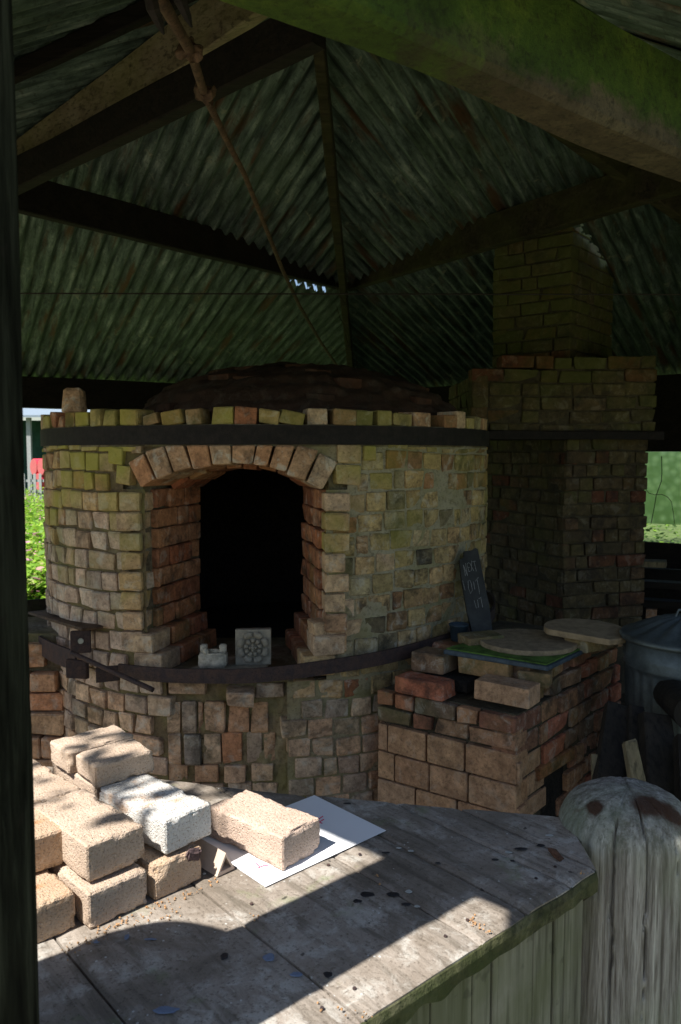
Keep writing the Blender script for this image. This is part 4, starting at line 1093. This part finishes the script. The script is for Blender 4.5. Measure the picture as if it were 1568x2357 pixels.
# vertical front boards
u = UE-.004; k = 0
while u > s1-.9:
    wq = (.062,.035,.060,.115,.05,.10,.085,.11)[k % 8]; u0 = u-wq+.004
    v = V0E+.022+rnd.uniform(-.002,.002)
    c8 = [(UD.x*uu+VD.x*vv, UD.y*uu+VD.y*vv, zz) for zz in (.0,ZB-.030) for uu,vv in ((u0,v),(u,v),(u,v+.018),(u0,v+.018))]
    link('front_board', hexa(c8, .0015), bench, W_PANEL); u -= wq; k += 1
link('bench_frame', beam_between(Vector((UD.x*(u_a)+VD.x*(V0E+.08), UD.y*u_a+VD.y*(V0E+.08), ZB-.075)), Vector((UD.x*(u_b-.02)+VD.x*(V0E+.08), UD.y*(u_b-.02)+VD.y*(V0E+.08), ZB-.075)), .05, .07), bench, W_BEAM)
# back of the bench, boards closing it towards the kiln
for i,(px0,px1) in enumerate(((fa+Vector((-.5,.12,0)),fa),(fa,fb_),(fb_,fc))):
    a_, b_ = px0.copy(), px1.copy(); a_.y -= .03; b_.y -= .03; a_.z = b_.z = .66
    link('back_rail', beam_between(a_, b_, .03, .28), bench, W_DARK)
# paint spots (flat, on the boards)
def splat(px, py, rx, ry, mat, seed, name='paint_spot'):
    rx *= .8; ry *= .8
    c = U(px,py,z=ZB); rnd = random.Random(seed); n = 22; vs = []
    for i in range(n):
        a = 2*math.pi*i/n; f = 1+.35*noise.noise(Vector((math.cos(a)*1.4,math.sin(a)*1.4,seed)))
        vs.append((c.x+rx*f*math.cos(a), c.y+ry*f*math.sin(a), ZB+.0028))
    for i in range(n): vs.append((c.x+(vs[i][0]-c.x)*.8, c.y+(vs[i][1]-c.y)*.8, ZB+.0036))
    fs = [(i,(i+1)%n,n+(i+1)%n,n+i) for i in range(n)]+[tuple(n+i for i in range(n))]
    link(name, mesh(vs, fs), bench, mat)
for i,(px,py,rx,ry,mt) in enumerate(((620,2208,.012,.011,BLUEP),(683,2247,.012,.007,BLUEP),(382,2330,.022,.009,BLUEP),(292,2160,.005,.009,BLUEP),(345,2166,.012,.003,BLUEP),(222,2172,.006,.005,BLUEP),
     (517,2205,.008,.010,BLACKP),(755,2247,.008,.009,BLACKP),(845,2062,.017,.010,BLACKP),(822,2078,.009,.007,BLACKP),(905,2062,.016,.008,BLACKP),(935,2085,.010,.006,BLACKP),(888,1966,.010,.004,BLACKP),
     (800,1852,.012,.004,BLACKP),(1200,1957,.016,.007,BLACKP),(1245,1949,.010,.006,BLACKP),(1140,1982,.008,.005,BLACKP),(1008,1990,.007,.004,BLACKP),(1180,1985,.006,.004,BLACKP),
     (941,2056,.008,.006,WHITEP),(946,1962,.008,.004,WHITEP),(918,1955,.007,.003,WHITEP),(1170,1965,.010,.005,WHITEP),(1265,1926,.011,.005,WHITEP),(470,2015,.004,.004,WHITEP),(960,2090,.006,.004,WHITEP))):
    splat(px,py,rx,ry,mt,i)
# ------------------------------------------------------------------ firebricks stacked on the bench
def firebrick(near, yaw, zb, mat, L=.215, W_=.104, H_=.066, chip=0, seed=0, label='', rough=.0022, group='loose firebricks on the bench', tl_=(0,0)):
    """near: world xy of the bottom corner nearest the viewer; short side runs along (cos yaw, sin yaw), long side along (-sin yaw, cos yaw)"""
    nx, ny, nz = 34, 62, 20
    bm = bmesh.new()
    bmesh.ops.create_cube(bm, size=1)
    bmesh.ops.scale(bm, vec=(W_,L,H_), verts=bm.verts)
    bmesh.ops.translate(bm, vec=(W_/2,L/2,H_/2), verts=bm.verts)
    bmesh.ops.bevel(bm, geom=bm.edges[:], offset=.0022, segments=2, affect='EDGES')
    me = bm_mesh(bm)
    # dense grid of the surface
    bm = bmesh.new(); bm.from_mesh(me)
    for ax, step in ((0,.004),(1,.004),(2,.004)):
        lim = (W_,L,H_)[ax]; t = step
        while t < lim-.002:
            co_ = Vector((0,0,0)); co_[ax] = t; no_ = Vector((0,0,0)); no_[ax] = 1
            bmesh.ops.bisect_plane(bm, geom=bm.verts[:]+bm.edges[:]+bm.faces[:], plane_co=co_, plane_no=no_); t += step
    me2 = bm_mesh(bm); sd3 = Vector((seed*3.7,seed*1.3,seed*2.1))
    cs_ = (Vector((0,0,H_)),Vector((W_,0,H_)),Vector((0,L,H_)),Vector((W_,L,H_)),Vector((0,0,0)),Vector((W_,0,0)))
    ctr = Vector((W_/2,L/2,H_/2))
    for v in me2.vertices:
        p = v.co; d = p-ctr
        ex_ = sum(1 for a_,l_ in ((p.x,W_),(p.y,L),(p.z,H_)) if min(a_,l_-a_) < .006)
        amp = rough*(.75+1.0*(ex_ >= 2))
        nz_ = noise.fractal(p*130+sd3, 1.0, 2.0, 4)*.30+noise.noise(p*22+sd3)*.55
        q = p-d.normalized()*amp*max(-.4, nz_+.25)*.75
        if ex_ >= 2:
            ch_ = noise.noise(p*38+sd3*1.7)-.10
            if ch_ > 0: q -= d.normalized()*ch_*.016
        for k,c in enumerate(cs_):
            dd = (p-c).length
            if chip and k == chip-1 and dd < .03: q -= (c-ctr).normalized()*(.03-dd)*.5
        if p.z < .003: q.z = max(q.z, 0)
        v.co = q
    o = link('firebrick', me2, None, mat, (near[0],near[1],zb), (tl_[0],tl_[1],yaw), smooth=True, label=label, cat='brick', group=group)
    return o
def nb_(px, py, z): p = U(px,py,z=z); return (p.x,p.y)
L1, L2, L3 = ZB+.0035, ZB+.0655, ZB+.1275
firebrick(nb_(652,2012,ZB), .88, ZB+.004, F_PINK, .205, .104, .063, 0, 1, 'pinkish cream firebrick lying on the white sheet of paper', rough=.003)
firebrick(nb_(382,1972,L2), .85, L2+.001, F_WHITE, .215, .102, .0605, 0, 2, 'whitish grey firebrick on the upper layer of the stack, nearest the paper', rough=.0015)
firebrick(nb_(202,2036,L2), .79, L2, F_TAN, .215, .106, .063, 0, 3, 'large tan firebrick on the upper layer, left of the whitish one', rough=.0024)
firebrick(nb_(206,2139,L1), .78, L1-.003, F_TAN, .215, .106, .0605, 3, 4, 'tan firebrick at the front of the bottom layer, right under the large tan one')
firebrick(nb_(357,2073,L1), .82, L1-.003, F_RUST, .215, .100, .0605, 1, 5, 'firebrick with broken top corner in the bottom layer under the whitish one', rough=.003)
p_ = U(176,2132,z=L1); yw = .74
firebrick((p_.x-.106*math.cos(yw), p_.y-.106*math.sin(yw)), yw, L1-.003, F_RUST, .215, .106, .0605, 0, 6, 'rust stained firebrick half hidden by the dark post, lowest at the left')
def behind(near, yaw, L, k=1.0): return (near[0]-math.sin(yaw)*L*k, near[1]+math.cos(yaw)*L*k)
firebrick(behind(nb_(202,2036,L2), .79, .222), .79, L2, F_TAN, .21, .104, .0605, 0, 7, 'tan firebrick on the upper layer directly behind the large tan one')
firebrick(behind(nb_(382,1972,L2), .85, .222), .78, L2, F_TAN, .19, .104, .0605, 0, 8, 'mostly hidden firebrick on the upper layer behind the whitish one')
firebrick(behind(nb_(206,2139,L1), .78, .222), .78, L1-.003, F_TAN, .21, .104, .0605, 0, 9, 'buried firebrick of the bottom layer, second row from the front')
firebrick(behind(nb_(357,2073,L1), .82, .222), .82, L1-.003, F_TAN, .21, .104, .0605, 0, 10, 'buried firebrick of the bottom layer behind the broken cornered one')
pA = nb_(202,2036,L2); firebrick((pA[0]-.112*math.cos(.70)-.07*math.sin(.7), pA[1]-.112*math.sin(.70)+.10*math.cos(.7)), .70, L2, F_RUST, .215, .104, .0605, 0, 11, 'firebrick on the upper layer at the far left, behind the dark post')
# the two on top lie crosswise
def crossbrick(px, py, yaw, L, seed, label, zb=L3-.001):
    p = U(px,py,z=zb); firebrick((p.x, p.y), yaw, zb, F_TAN, .088, L, .046, 0, seed, label)
crossbrick(220,1818,.74,.125,12,'nearer of the two broken half bricks set crosswise on top of the stack')
crossbrick(158,1784,.76,.145,13,'farther of the two broken half bricks set crosswise on top of the stack')
# paper
pT, pR, pB = (U((700+a/1.568)*.57541,(3050+b/1.568)*.57541,z=ZB) for a,b in ((875,215),(1325,438),(567,793)))
pL = pT+pB-pR; zz = ZB+.0030
me = mesh([(p.x,p.y,zz) for p in (pT,pR,pB,pL)]+[(p.x,p.y,zz+.0006) for p in (pT,pR,pB,pL)], [(0,1,2,3),(4,7,6,5),(0,4,5,1),(1,5,6,2),(2,6,7,3),(3,7,4,0)])
paper = link('paper_sheet', recalc(me), None, PAPER, label='white sheet of paper with red marker strokes under the pinkish firebrick', cat='paper')
def pen(pts, wd=.0011):
    q = [Vector((U(x,y,z=ZB).x, U(x,y,z=ZB).y, zz+.0008)) for x,y in pts]
    link('marker_stroke', tube(q, wd, 4), paper, MARK)
S1 = lambda a,b: ((1240+a/19.6)*.57541, (3230+b/19.6)*.57541)
pen([S1(1010,840),S1(550,1170)], .0012); pen([S1(550,1170),S1(760,1310),S1(970,1400)]); pen([S1(1100,1080),S1(760,1270)], .0012)
S2 = lambda a,b: ((900+a/5.227)*.57541, (3350+b/5.227)*.57541)
pen([S2(660,580),S2(725,660)], .0012); pen([S2(690,685),S2(810,635),S2(910,630)], .0013)
# triangular ceramic tube
tp = [U(500,2023,z=ZB), U(541,2003,z=ZB)]
ax = Vector((-math.sin(.80), math.cos(.80), 0)); sd4 = (tp[1]-tp[0]).normalized(); wT = (tp[1]-tp[0]).length
def tri(w_, off, t_): 
    c = tp[0]+sd4*(wT/2)+ax*t_+dz*(.0005+.020); 
    return [c+sd4*(-w_/2)-dz*(w_*.42), c+sd4*(w_/2)-dz*(w_*.42), c+dz*(w_*.50)]
o1, o2, i1, i2 = tri(wT,0,0), tri(wT,0,.11), tri(wT*.62,0,0), tri(wT*.62,0,.11)
vs = o1+o2+i1+i2; fs = []
for i in range(3):
    j = (i+1)%3; fs += [(i,j,3+j,3+i),(6+i,9+i,9+j,6+j),(i,6+i,6+j,j),(3+i,3+j,9+j,9+i)]
bt = min(v.z for v in vs); vs = [v-dz*(bt-ZB-.003) for v in vs]
link('triangular_tube', recalc(mesh(vs, fs)), None, CORAL, label='short triangular ceramic tube wedged between the firebrick stack and the paper', cat='kiln prop')
lf = U(452,1957,z=L2)
link('dead_leaf', lumpy(rbox(.026,.010,.024,.003,1), .006, 90, 3), None, plain('dead_leaf', (.09,.06,.06), .9, .5, .4, 90), (U(445,1962,z=L2-.01).x, U(445,1962,z=L2-.01).y-.004, L2-.012), (.3,.2,.6), label='crumpled grey dead leaf caught on the broken cornered firebrick', cat='leaf')
link('dead_leaf', lumpy(rbox(.020,.030,.007,.002,1), .006, 90, 4), None, plain('brown_leaf', (.10,.05,.03), .9, .5, .4, 90), (*nb_(1282,1975,ZB),ZB+.006), (.3,.3,.6), label='brown curled leaf lying on the bench boards beside the round topped post', cat='leaf')
# crumbs
bm = bmesh.new()
def crumb(x, y, s):
    r_ = bmesh.ops.create_icosphere(bm, subdivisions=0 or 1, radius=s) if False else bmesh.ops.create_cube(bm, size=s*1.6)
    m4 = Matrix.Translation((x,y,ZB+.002+s*.5)) @ Matrix.Rotation(rnd.uniform(0,3),4,'Z') @ Matrix.Rotation(rnd.uniform(0,1),4,'X')
    bmesh.ops.transform(bm, matrix=m4, verts=r_['verts'])
for (pa, pb, n, sp) in (((230,2150),(500,2030),130,10),((150,2200),(260,2140),70,14),((290,2125),(430,2100),40,14),((1080,2115),(1130,2160),45,8),((860,2012),(880,2040),16,5),((720,2320),(860,2345),24,12),((570,2120),(610,2100),12,12),((1330,1990),(1345,2020),10,8)):
    for i in range(n//2):
        t = rnd.random(); x = pa[0]+(pb[0]-pa[0])*t+rnd.gauss(0,sp); y = pa[1]+(pb[1]-pa[1])*t+rnd.gauss(0,sp*.5)
        p = U(x,y,z=ZB)
        if p.y < 1.0 : continue
        crumb(p.x, p.y, rnd.uniform(.0006,.0017))
link('brick_crumbs', bm_mesh(bm), None, CRUMB, kind='stuff', label='orange brick crumbs scattered over the bench boards', cat='crumbs')

# ------------------------------------------------------------------ posts
def log_post(name, c, r, ztop, dome, cracks, seed, mat, na=240, nz=150, z0=0, lean=(0,0), **k):
    vs, fs = [], []
    prof = [(r*(1-.0), z0+(ztop-dome-z0)*(i/nz)**.8) for i in range(nz+1)]
    nd = 40
    for i in range(1, nd+1):
        t = math.pi/2*i/nd; prof.append((max(.004, r*math.cos(t)**.8), ztop-dome+dome*math.sin(t)**1.05))
    for (rr_, z_) in prof:
        for q in range(na):
            a = 2*math.pi*q/na; dn = (.006 if rr_ > r*.8 else .002)*noise.noise(Vector((math.cos(a)*2.2,math.sin(a)*2.2,z_*1.5+seed)))+.0022*noise.noise(Vector((math.cos(a)*13,math.sin(a)*13,z_*1.2+seed)))
            dn += .0008*noise.noise(Vector((math.cos(a)*40,math.sin(a)*40,z_*4)))
            for (ca, wdt, dep, zl) in cracks:
                da = (a-ca-.05*noise.noise(Vector((z_*7,ca,0)))-.02*noise.noise(Vector((z_*23,ca,2)))+math.pi) % (2*math.pi)-math.pi
                wl = wdt*(.6+.5*noise.noise(Vector((z_*5,ca,4)))+.2)*(r/max(rr_,.04))**.25
                if z_ > zl and abs(da) < wl: dn -= dep*(1-abs(da)/wl)**.6*min(1, rr_/r*1.2)
            R_ = max(.001, rr_+dn) if rr_ > r*.2 else rr_
            zd = (dn*.8 if rr_ < r*.9 else 0)
            vs.append((R_*math.cos(a)+lean[0]*z_, R_*math.sin(a)+lean[1]*z_, z_+zd*.6))
    for i in range(len(prof)-1):
        for q in range(na): fs.append((i*na+q, i*na+(q+1)%na, (i+1)*na+(q+1)%na, (i+1)*na+q))
    fs.append(tuple((len(prof)-1)*na+q for q in range(na)))
    return link(name, recalc(mesh(vs, fs)), None, mat, (c[0],c[1],0), smooth=True, **k)
def logmat():
    m = M('grey_log', .85); v = m.coord('object', (1,1,.05)); wp = m.coord('object')
    n1 = m.noise(v, 34, 7, .78, .3); n2 = m.noise(v, 150, 3, .7); big = m.noise(m.coord('object',(1,1,.4)), 5, 4, .6)
    c = m.ramp(n1, [(.32,(.06,.052,.046)),(.43,(.17,.155,.14)),(.53,(.29,.275,.255)),(.68,(.50,.485,.45))])
    c = m.mix(m.ramp(n2, [(.33,.7),(.5,.0)]), c, (.07,.058,.046))
    c = m.mix(m.ramp(big, [(.42,0.0),(.6,.5)]), c, (.20,.24,.15))
    for (sx, sy, sz_, rr_) in ((.018,-.060,.90,.044),(.055,-.072,.885,.036),(-.082,-.045,.892,.026)):
        vm = m.n('ShaderNodeVectorMath', operation='DISTANCE'); m.l(wp, vm.inputs[0]); vm.inputs[1].default_value = (sx,sy,sz_)
        dd_ = m.math('ADD', vm.outputs['Value'], m.math('MULTIPLY', m.noise(wp, 28, 4, .6), .035))
        c = m.mix(m.ramp(dd_, [(rr_*.75+.012,.95),(rr_+.016,0.0)]), c, (.055,.024,.012))
    z = m.sep(wp)[2]; zr = m.n('ShaderNodeMapRange'); zr.inputs[1].default_value = .80; zr.inputs[2].default_value = .88; m.l(z, zr.inputs[0])
    st_ = m.math('MULTIPLY', m.ramp(m.noise(wp, 8.5, 4, .6, .4), [(.66,0.0),(.72,.6)]), zr.outputs[0])
    c = m.mix(st_, c, (.075,.035,.016))
    m.col(c); m.bump(m.math('ADD', n1, m.math('MULTIPLY', n2, .6)), 1.0, .006); return m.m
GLOG = logmat()
log_post('round_topped_post', (.592,1.560), .135, .918, .085, [(-2.12,.022,.030,.0),(-1.66,.016,.028,.3),(-1.2,.008,.012,.8),(-2.65,.007,.010,.1),(-.7,.008,.010,.2),(1.4,.012,.02,.85),(2.5,.01,.02,.85),(-1.4,.006,.01,.87)], 3, GLOG,
         label='thick grey log post with domed cracked top at the right end of bench', cat='post', group='log posts along the bench')
log_post('dark_post', (-.445,.834), .099, 2.34, .02, [(-1.2,.03,.012,0),(-.4,.02,.01,0),(.3,.02,.01,.5)], 8, W_POST, na=120, nz=120, lean=(.0,0),
         label='tall dark log post close to the viewer at the left edge', cat='post', group='log posts along the bench')
log_post('round_topped_post', (-.70,.70), .155, 1.735, .12, [(.4,.03,.02,0)], 12, GLOG, na=80, nz=40,  # unseen post, put in to cast the rounded shadow on the bench
         label='domed log post out of frame at the left, added to shade the bench', cat='post', group='log posts along the bench')

# ------------------------------------------------------------------ rusty tie rod with couplings and fork
rodpts = [U(352,-60,y=1.30), U(372,0,y=1.42), U(440,120,y=1.62), U(470,215,y=1.85), U(520,318,y=2.15), U(563,402,y=2.5), U(650,620,y=3.6), U(690,705,y=4.3), U(740,790,y=5.4), U(778,845,y=6.5), U(806,866,y=7.3)]
rod = empty('rusty_tie_rod', rodpts[3], label='long rusty tie rod with lumpy couplings slanting below the roof', cat='tie rod')
link('rod', tube(rodpts, [.013,.012,.0105,.0095,.0085,.0085,.009,.010,.010,.010,.010], 8), rod, RUST, smooth=True)
for i,c in enumerate((U(438,118,y=1.62), U(468,215,y=1.85), U(478,232,y=1.9))):
    bm = bmesh.new(); bmesh.ops.create_icosphere(bm, subdivisions=3, radius=.020 if i < 2 else .012); me = bm_mesh(bm)
    for v in me.vertices: v.co.x *= 1.15
    lumpy(me, .014, 70, i*3+1); link('coupling', me, rod, RUST, c, smooth=True)
fk = empty('iron_fork', U(372,0,y=1.40), label='dark two-pronged iron fork hanging round the top of the rusty rod', cat='iron fork')
for (a,b,c_) in (((338,-60),(352,20),(377,78)), ((398,-60),(415,0),(441,62))):
    p0,p1,p2 = U(*a,y=1.34),U(*b,y=1.36),U(*c_,y=1.40)
    link('prong', tube([p0,p1,p1.lerp(p2,.6),p2], [.012,.012,.008,.002], 6), fk, IRON)

# ------------------------------------------------------------------ bin, logs at the right
bc = Vector((1.345,2.98,0)); 
bn = empty('dustbin', (bc.x,bc.y,0), label='blue grey galvanised dustbin with a fluted lid, at the right edge behind the log post', cat='dustbin')
def fluted(prof, n=96, nf=24, amp=.006, z_lo=0, z_hi=1):
    vs, fs = [], []
    for (r,z_) in prof:
        for q in range(n):
            a = 2*math.pi*q/n; f = amp*math.cos(nf*a) if z_lo < z_ < z_hi else 0
            vs.append(((r+f)*math.cos(a),(r+f)*math.sin(a),z_))
    for i in range(len(prof)-1):
        for q in range(n): fs.append((i*n+q,i*n+(q+1)%n,(i+1)*n+(q+1)%n,(i+1)*n+q))
    fs.append(tuple(range(n))[::-1]); fs.append(tuple((len(prof)-1)*n+q for q in range(n)))
    return recalc(mesh(vs, fs))
link('bin_body', fluted([(.20,.25),(.205,.27),(.208,.32),(.222,.76),(.226,.78),(.234,.79),(.226,.80),(.236,.82),(.228,.83),(.232,.89)], nf=30, amp=.008, z_lo=.3, z_hi=.77), bn, BIN, (bc.x,bc.y,0), smooth=True)
vs, fs = [], []; n = 96; pr = [(.248,.885),(.252,.895),(.246,.905),(.235,.908),(.19,.925),(.12,.955),(.06,.97),(.01,.975)]
for (r,z_) in pr:
    for q in range(n):
        a = 2*math.pi*q/n; f = (.006*math.cos(16*a) if .05 < r < .22 else 0); vs.append((r*math.cos(a),r*math.sin(a),z_+f))
for i in range(len(pr)-1):
    for q in range(n): fs.append((i*n+q,i*n+(q+1)%n,(i+1)*n+(q+1)%n,(i+1)*n+q))
fs.append(tuple(range(n))[::-1]); fs.append(tuple((len(pr)-1)*n+q for q in range(n)))
link('bin_lid', recalc(mesh(vs, fs)), bn, BIN, (bc.x,bc.y,0), smooth=True)
link('handle', tube([Vector((bc.x-.05,bc.y,.975)),Vector((bc.x-.04,bc.y,1.0)),Vector((bc.x+.04,bc.y,1.0)),Vector((bc.x+.05,bc.y,.975))], .005, 6), bn, BIN)
link('bin_stand', box(.42,.42,.24,.01,.008,2), None, MORT_DK, (bc.x,bc.y,.125), (0,0,.3), label='dark masonry block under the dustbin', cat='block')
def plank(px0, px1, y0, y1, wd, th, mat, seed, label):
    a, b = U(*px0,y=y0), U(*px1,y=y1); a2 = a.copy()
    d = (b-a).normalized(); s_ = Vector((1,0.15,0)); s_ = (s_-d*s_.dot(d)).normalized(); t_ = d.cross(s_)
    c = []
    for p, f in ((a,1.0),(b,.8)):
        for (i,j) in ((-1,-1),(1,-1),(1,1),(-1,1)): c.append(p+s_*i*wd/2*f+t_*j*th/2*f)
    me = hexa(c, .006, .004, seed)
    link('leaning_log', me, None, mat, label=label, cat='log', group='firewood leaning beside the firebox')
plank((1395,1900),(1425,1625),2.45,2.70,.12,.05,W_LOG,1,'broad charred plank leaning against the right end of the firebox')
plank((1470,1900),(1462,1630),2.42,2.68,.07,.05,W_LOG,2,'narrow charred log between the broad plank and the pale split log')
plank((1478,1850),(1448,1705),2.35,2.42,.055,.035,W_SPLIT,3,'pale split log with a light edge, in front of the charred ones')
plank((1535,1900),(1508,1645),2.40,2.62,.13,.06,W_LOG,4,'large charred slab leaning in front of the dustbin')
plank((1380,1900),(1373,1735),2.50,2.60,.045,.04,W_SPLIT,5,'short grey offcut standing beside the firebox corner')
plank((1600,1900),(1585,1700),2.30,2.5,.10,.06,W_LOG,6,'charred log at the right edge of the picture')
hb = U(1597,1645,y=2.55)
link('cut_log', tube([hb, hb+Vector((.05,.32,-.02))], .062, 20), None, W_LOG, label='round end of a black cut log in front of the dustbin at the right edge', cat='log')
link('rubble_heap', lumpy(rbox(.9,.7,.5,.1,4), .05, 9, 3), None, MORT_DK, (1.75,2.85,.18), kind='stuff', label='dark heap of rubble and ash under the leaning logs', cat='rubble')
# dark shelf clutter against the right-hand boards
for i,(px,py,w1,h1,mt) in enumerate(((1505,1297,.16,.04,W_SPLIT),(1520,1345,.5,.04,W_DARK),(1530,1390,.6,.05,W_DARK),(1500,1410,.07,.06,B_PIER))):
    p = U(px,py,y=5.2); link('shelf_board' if mt is W_DARK else 'offcut', box(w1,.12,h1,.004,.003,i), None, mt, p, (0,0,-.4),
        label=('thin pale offcut lying on the dark shelf under the glass panel','upper dark shelf board behind the dustbin','lower dark shelf board behind the dustbin','small brick piece on the lower shelf behind the dustbin')[i], cat='shelf' if mt is W_DARK else 'offcut')
link('shelf_back', beam_between((1.9,5.9,.38),(4.2,4.9,.38),.05,.76), shelter, W_DARK)

# ------------------------------------------------------------------ outside: meadow, fence, drums, shed, hedge, tree
def leaf_cloud(name, gen, n, mat, size, **k):
    rnd = random.Random(99); vs = np.zeros((n*4,3)); 
    for i in range(n):
        p = gen(rnd); s_ = size*rnd.uniform(.5,1.4)
        a = rnd.uniform(0,6.28); t = rnd.uniform(-.9,.9); u_ = Vector((math.cos(a),math.sin(a),t*.6)).normalized(); w_ = u_.cross(Vector((rnd.uniform(-1,1),rnd.uniform(-1,1),1))).normalized()
        c = Vector(p)
        vs[i*4] = c-u_*s_*.6; vs[i*4+1] = c-w_*s_*.35; vs[i*4+2] = c+u_*s_*.6; vs[i*4+3] = c+w_*s_*.35
    me = bpy.data.meshes.new(name); me.from_pydata(vs.tolist(), [], [(4*i,4*i+1,4*i+2,4*i+3) for i in range(n)])
    return link(name, me, None, mat, **k)
def meadow(rnd):
    if rnd.random() < .75:
        y = 8.0+18*rnd.random()**1.6; x = -y*rnd.uniform(.34,.44)
    else: x = rnd.uniform(-16,-4); y = rnd.uniform(3,24)
    h = .55*noise.noise(Vector((x*.8,y*.8,0)))+.35
    return (x, y, max(.02, rnd.random()*max(.1,h)+.0))
leaf_cloud('meadow_plants', meadow, 26000, GRASS, .075, kind='stuff', label='sunlit meadow of clover and weeds outside the left opening', cat='meadow')
hc = U(1530,1220,y=8.5)
def hedge(rnd): return (rnd.uniform(2.5,8.5), rnd.uniform(12.0,14.0), rnd.random()**.8*2.5)
leaf_cloud('leafy_hedge', hedge, 9000, HEDGE, .07, kind='stuff', label='leafy green hedge outside the right opening, below the glass panel', cat='hedge')
# picket fence
fence = empty('picket_fence', (-10,24,0), label='white picket fence across the meadow in front of the red drums', cat='fence')
for i in range(26):
    x = -11.6+i*.17; link('picket', hexa([(x-.04,24,0),(x+.04,24,0),(x+.04,24.02,0),(x-.04,24.02,0),(x-.04,24,1.0),(x+.04,24,1.0),(x+.04,24.02,1.0),(x-.04,24.02,1.0)]), fence, WHITE)
link('rail', box(4.4,.04,.08), fence, WHITE, (-9.5,24.05,.45)); link('rail', box(4.4,.04,.08), fence, WHITE, (-9.5,24.05,.78))
for (x, y, z_, lab) in ((-10.2,26,1.17,'red steel drum of the upper row, farther left, behind the picket fence'),(-9.8,25.6,1.17,'red steel drum of the upper row, half hidden by the kiln, behind the picket fence'),
                        (-10.0,25.8,.68,'red steel drum of the lower row, wedged under the other two behind the fence')):
    a_ = Vector((x,y,z_)); b_ = a_+Vector((.62,.62,0))
    dr = empty('red_drum', a_, label=lab, cat='drum', group='red drums piled behind the fence')
    link('drum_body', tube([a_+(b_-a_)*.02, b_], [.28,.28], 28), dr, PINK)
    link('drum_head', tube([a_, a_+(b_-a_)*.018], [.262,.262], 28), dr, PINKD)
shed = empty('open_shed', (-11,31,0), label='distant open-fronted green shed with a pale blue grey metal roof beyond the drums', cat='shed')
link('shed_wall', box(12,.2,3,0), shed, BLD_WALL, (-11,33,1.5))
link('shed_roof', hexa([(-18,30,3.0),(-5,30,3.0),(-5,34,3.9),(-18,34,3.9),(-18,30,3.08),(-5,30,3.08),(-5,34,3.98),(-18,34,3.98)]), shed, BLD_ROOF)
for x in (-15,-12.05,-9): link('shed_post', box(.16,.16,3,0), shed, WHITE, (x,30.4,1.5))
# overhanging tree behind the viewer's left shoulder, whose leaves dapple the stack
tree = empty('overhanging_tree', (-4.6,-3.2,0), label='tree outside the frame whose thin leafy branches dapple the firebrick stack', cat='tree')
link('trunk', tube([Vector((-4.6,-3.2,0)),Vector((-4.5,-3.1,2)),Vector((-4.2,-2.7,4.2)),Vector((-3.8,-2.3,5.6))], [.2,.17,.12,.05], 12), tree, W_BEAM)
def sunward(x, y, z_, t): return Vector((x,y,z_))+sd*t
rl = random.Random(5); pts = []
bm = bmesh.new()
def leafq(p, s_, d_):
    a = rl.uniform(-.5,.5); u_ = (Vector(d_)+Vector((rl.uniform(-.3,.3),rl.uniform(-.3,.3),rl.uniform(-.3,.3)))).normalized(); w_ = u_.cross(sd).normalized()
    q = [bm.verts.new(p-u_*s_), bm.verts.new(p-w_*s_*.3), bm.verts.new(p+u_*s_), bm.verts.new(p+w_*s_*.3)]; bm.faces.new(q)
for (tx,ty,num,spr) in ((-.52,1.72,7,.05),(-.42,1.66,6,.04),(-.40,1.50,8,.035),(-.28,1.60,8,.03),(-.32,1.43,6,.03),(-.46,1.42,7,.04),(-.38,1.33,4,.02),(-.22,1.72,4,.03),(-.60,1.55,12,.08),(-.62,1.40,8,.05),(-.55,1.85,14,.08),(-.35,1.9,14,.10),(-.15,1.82,8,.05)):
    for q in range(int(num*1.5)):
        t = rl.uniform(2.4,3.4); p = sunward(tx+rl.gauss(0,spr), ty+rl.gauss(0,spr), L2+.06, t); leafq(p, rl.uniform(.03,.055), (.72,.69,-.2))
for q in range(1500):   # the crown proper, further up and away
    p = Vector((-4.4+rl.gauss(0,1.2), -3.2+rl.gauss(0,.8), 5.5+rl.gauss(0,.7))); 
    g2 = p-sd*((p.z-ZB)/sd.z)
    if -1.0 < g2.x < 1.2 and .6 < g2.y < 2.1: continue
    leafq(p, .08, (rl.uniform(-1,1),rl.uniform(-1,1),0))
link('crown', bm_mesh(bm), tree, TREEL, kind='stuff')
link('branch', tube([Vector((-4.2,-2.7,4.2)), Vector((-3.9,-1.9,4.45)), sunward(-.62,1.95,L2,4.0)], [.05,.03,.012], 6), tree, W_BEAM)
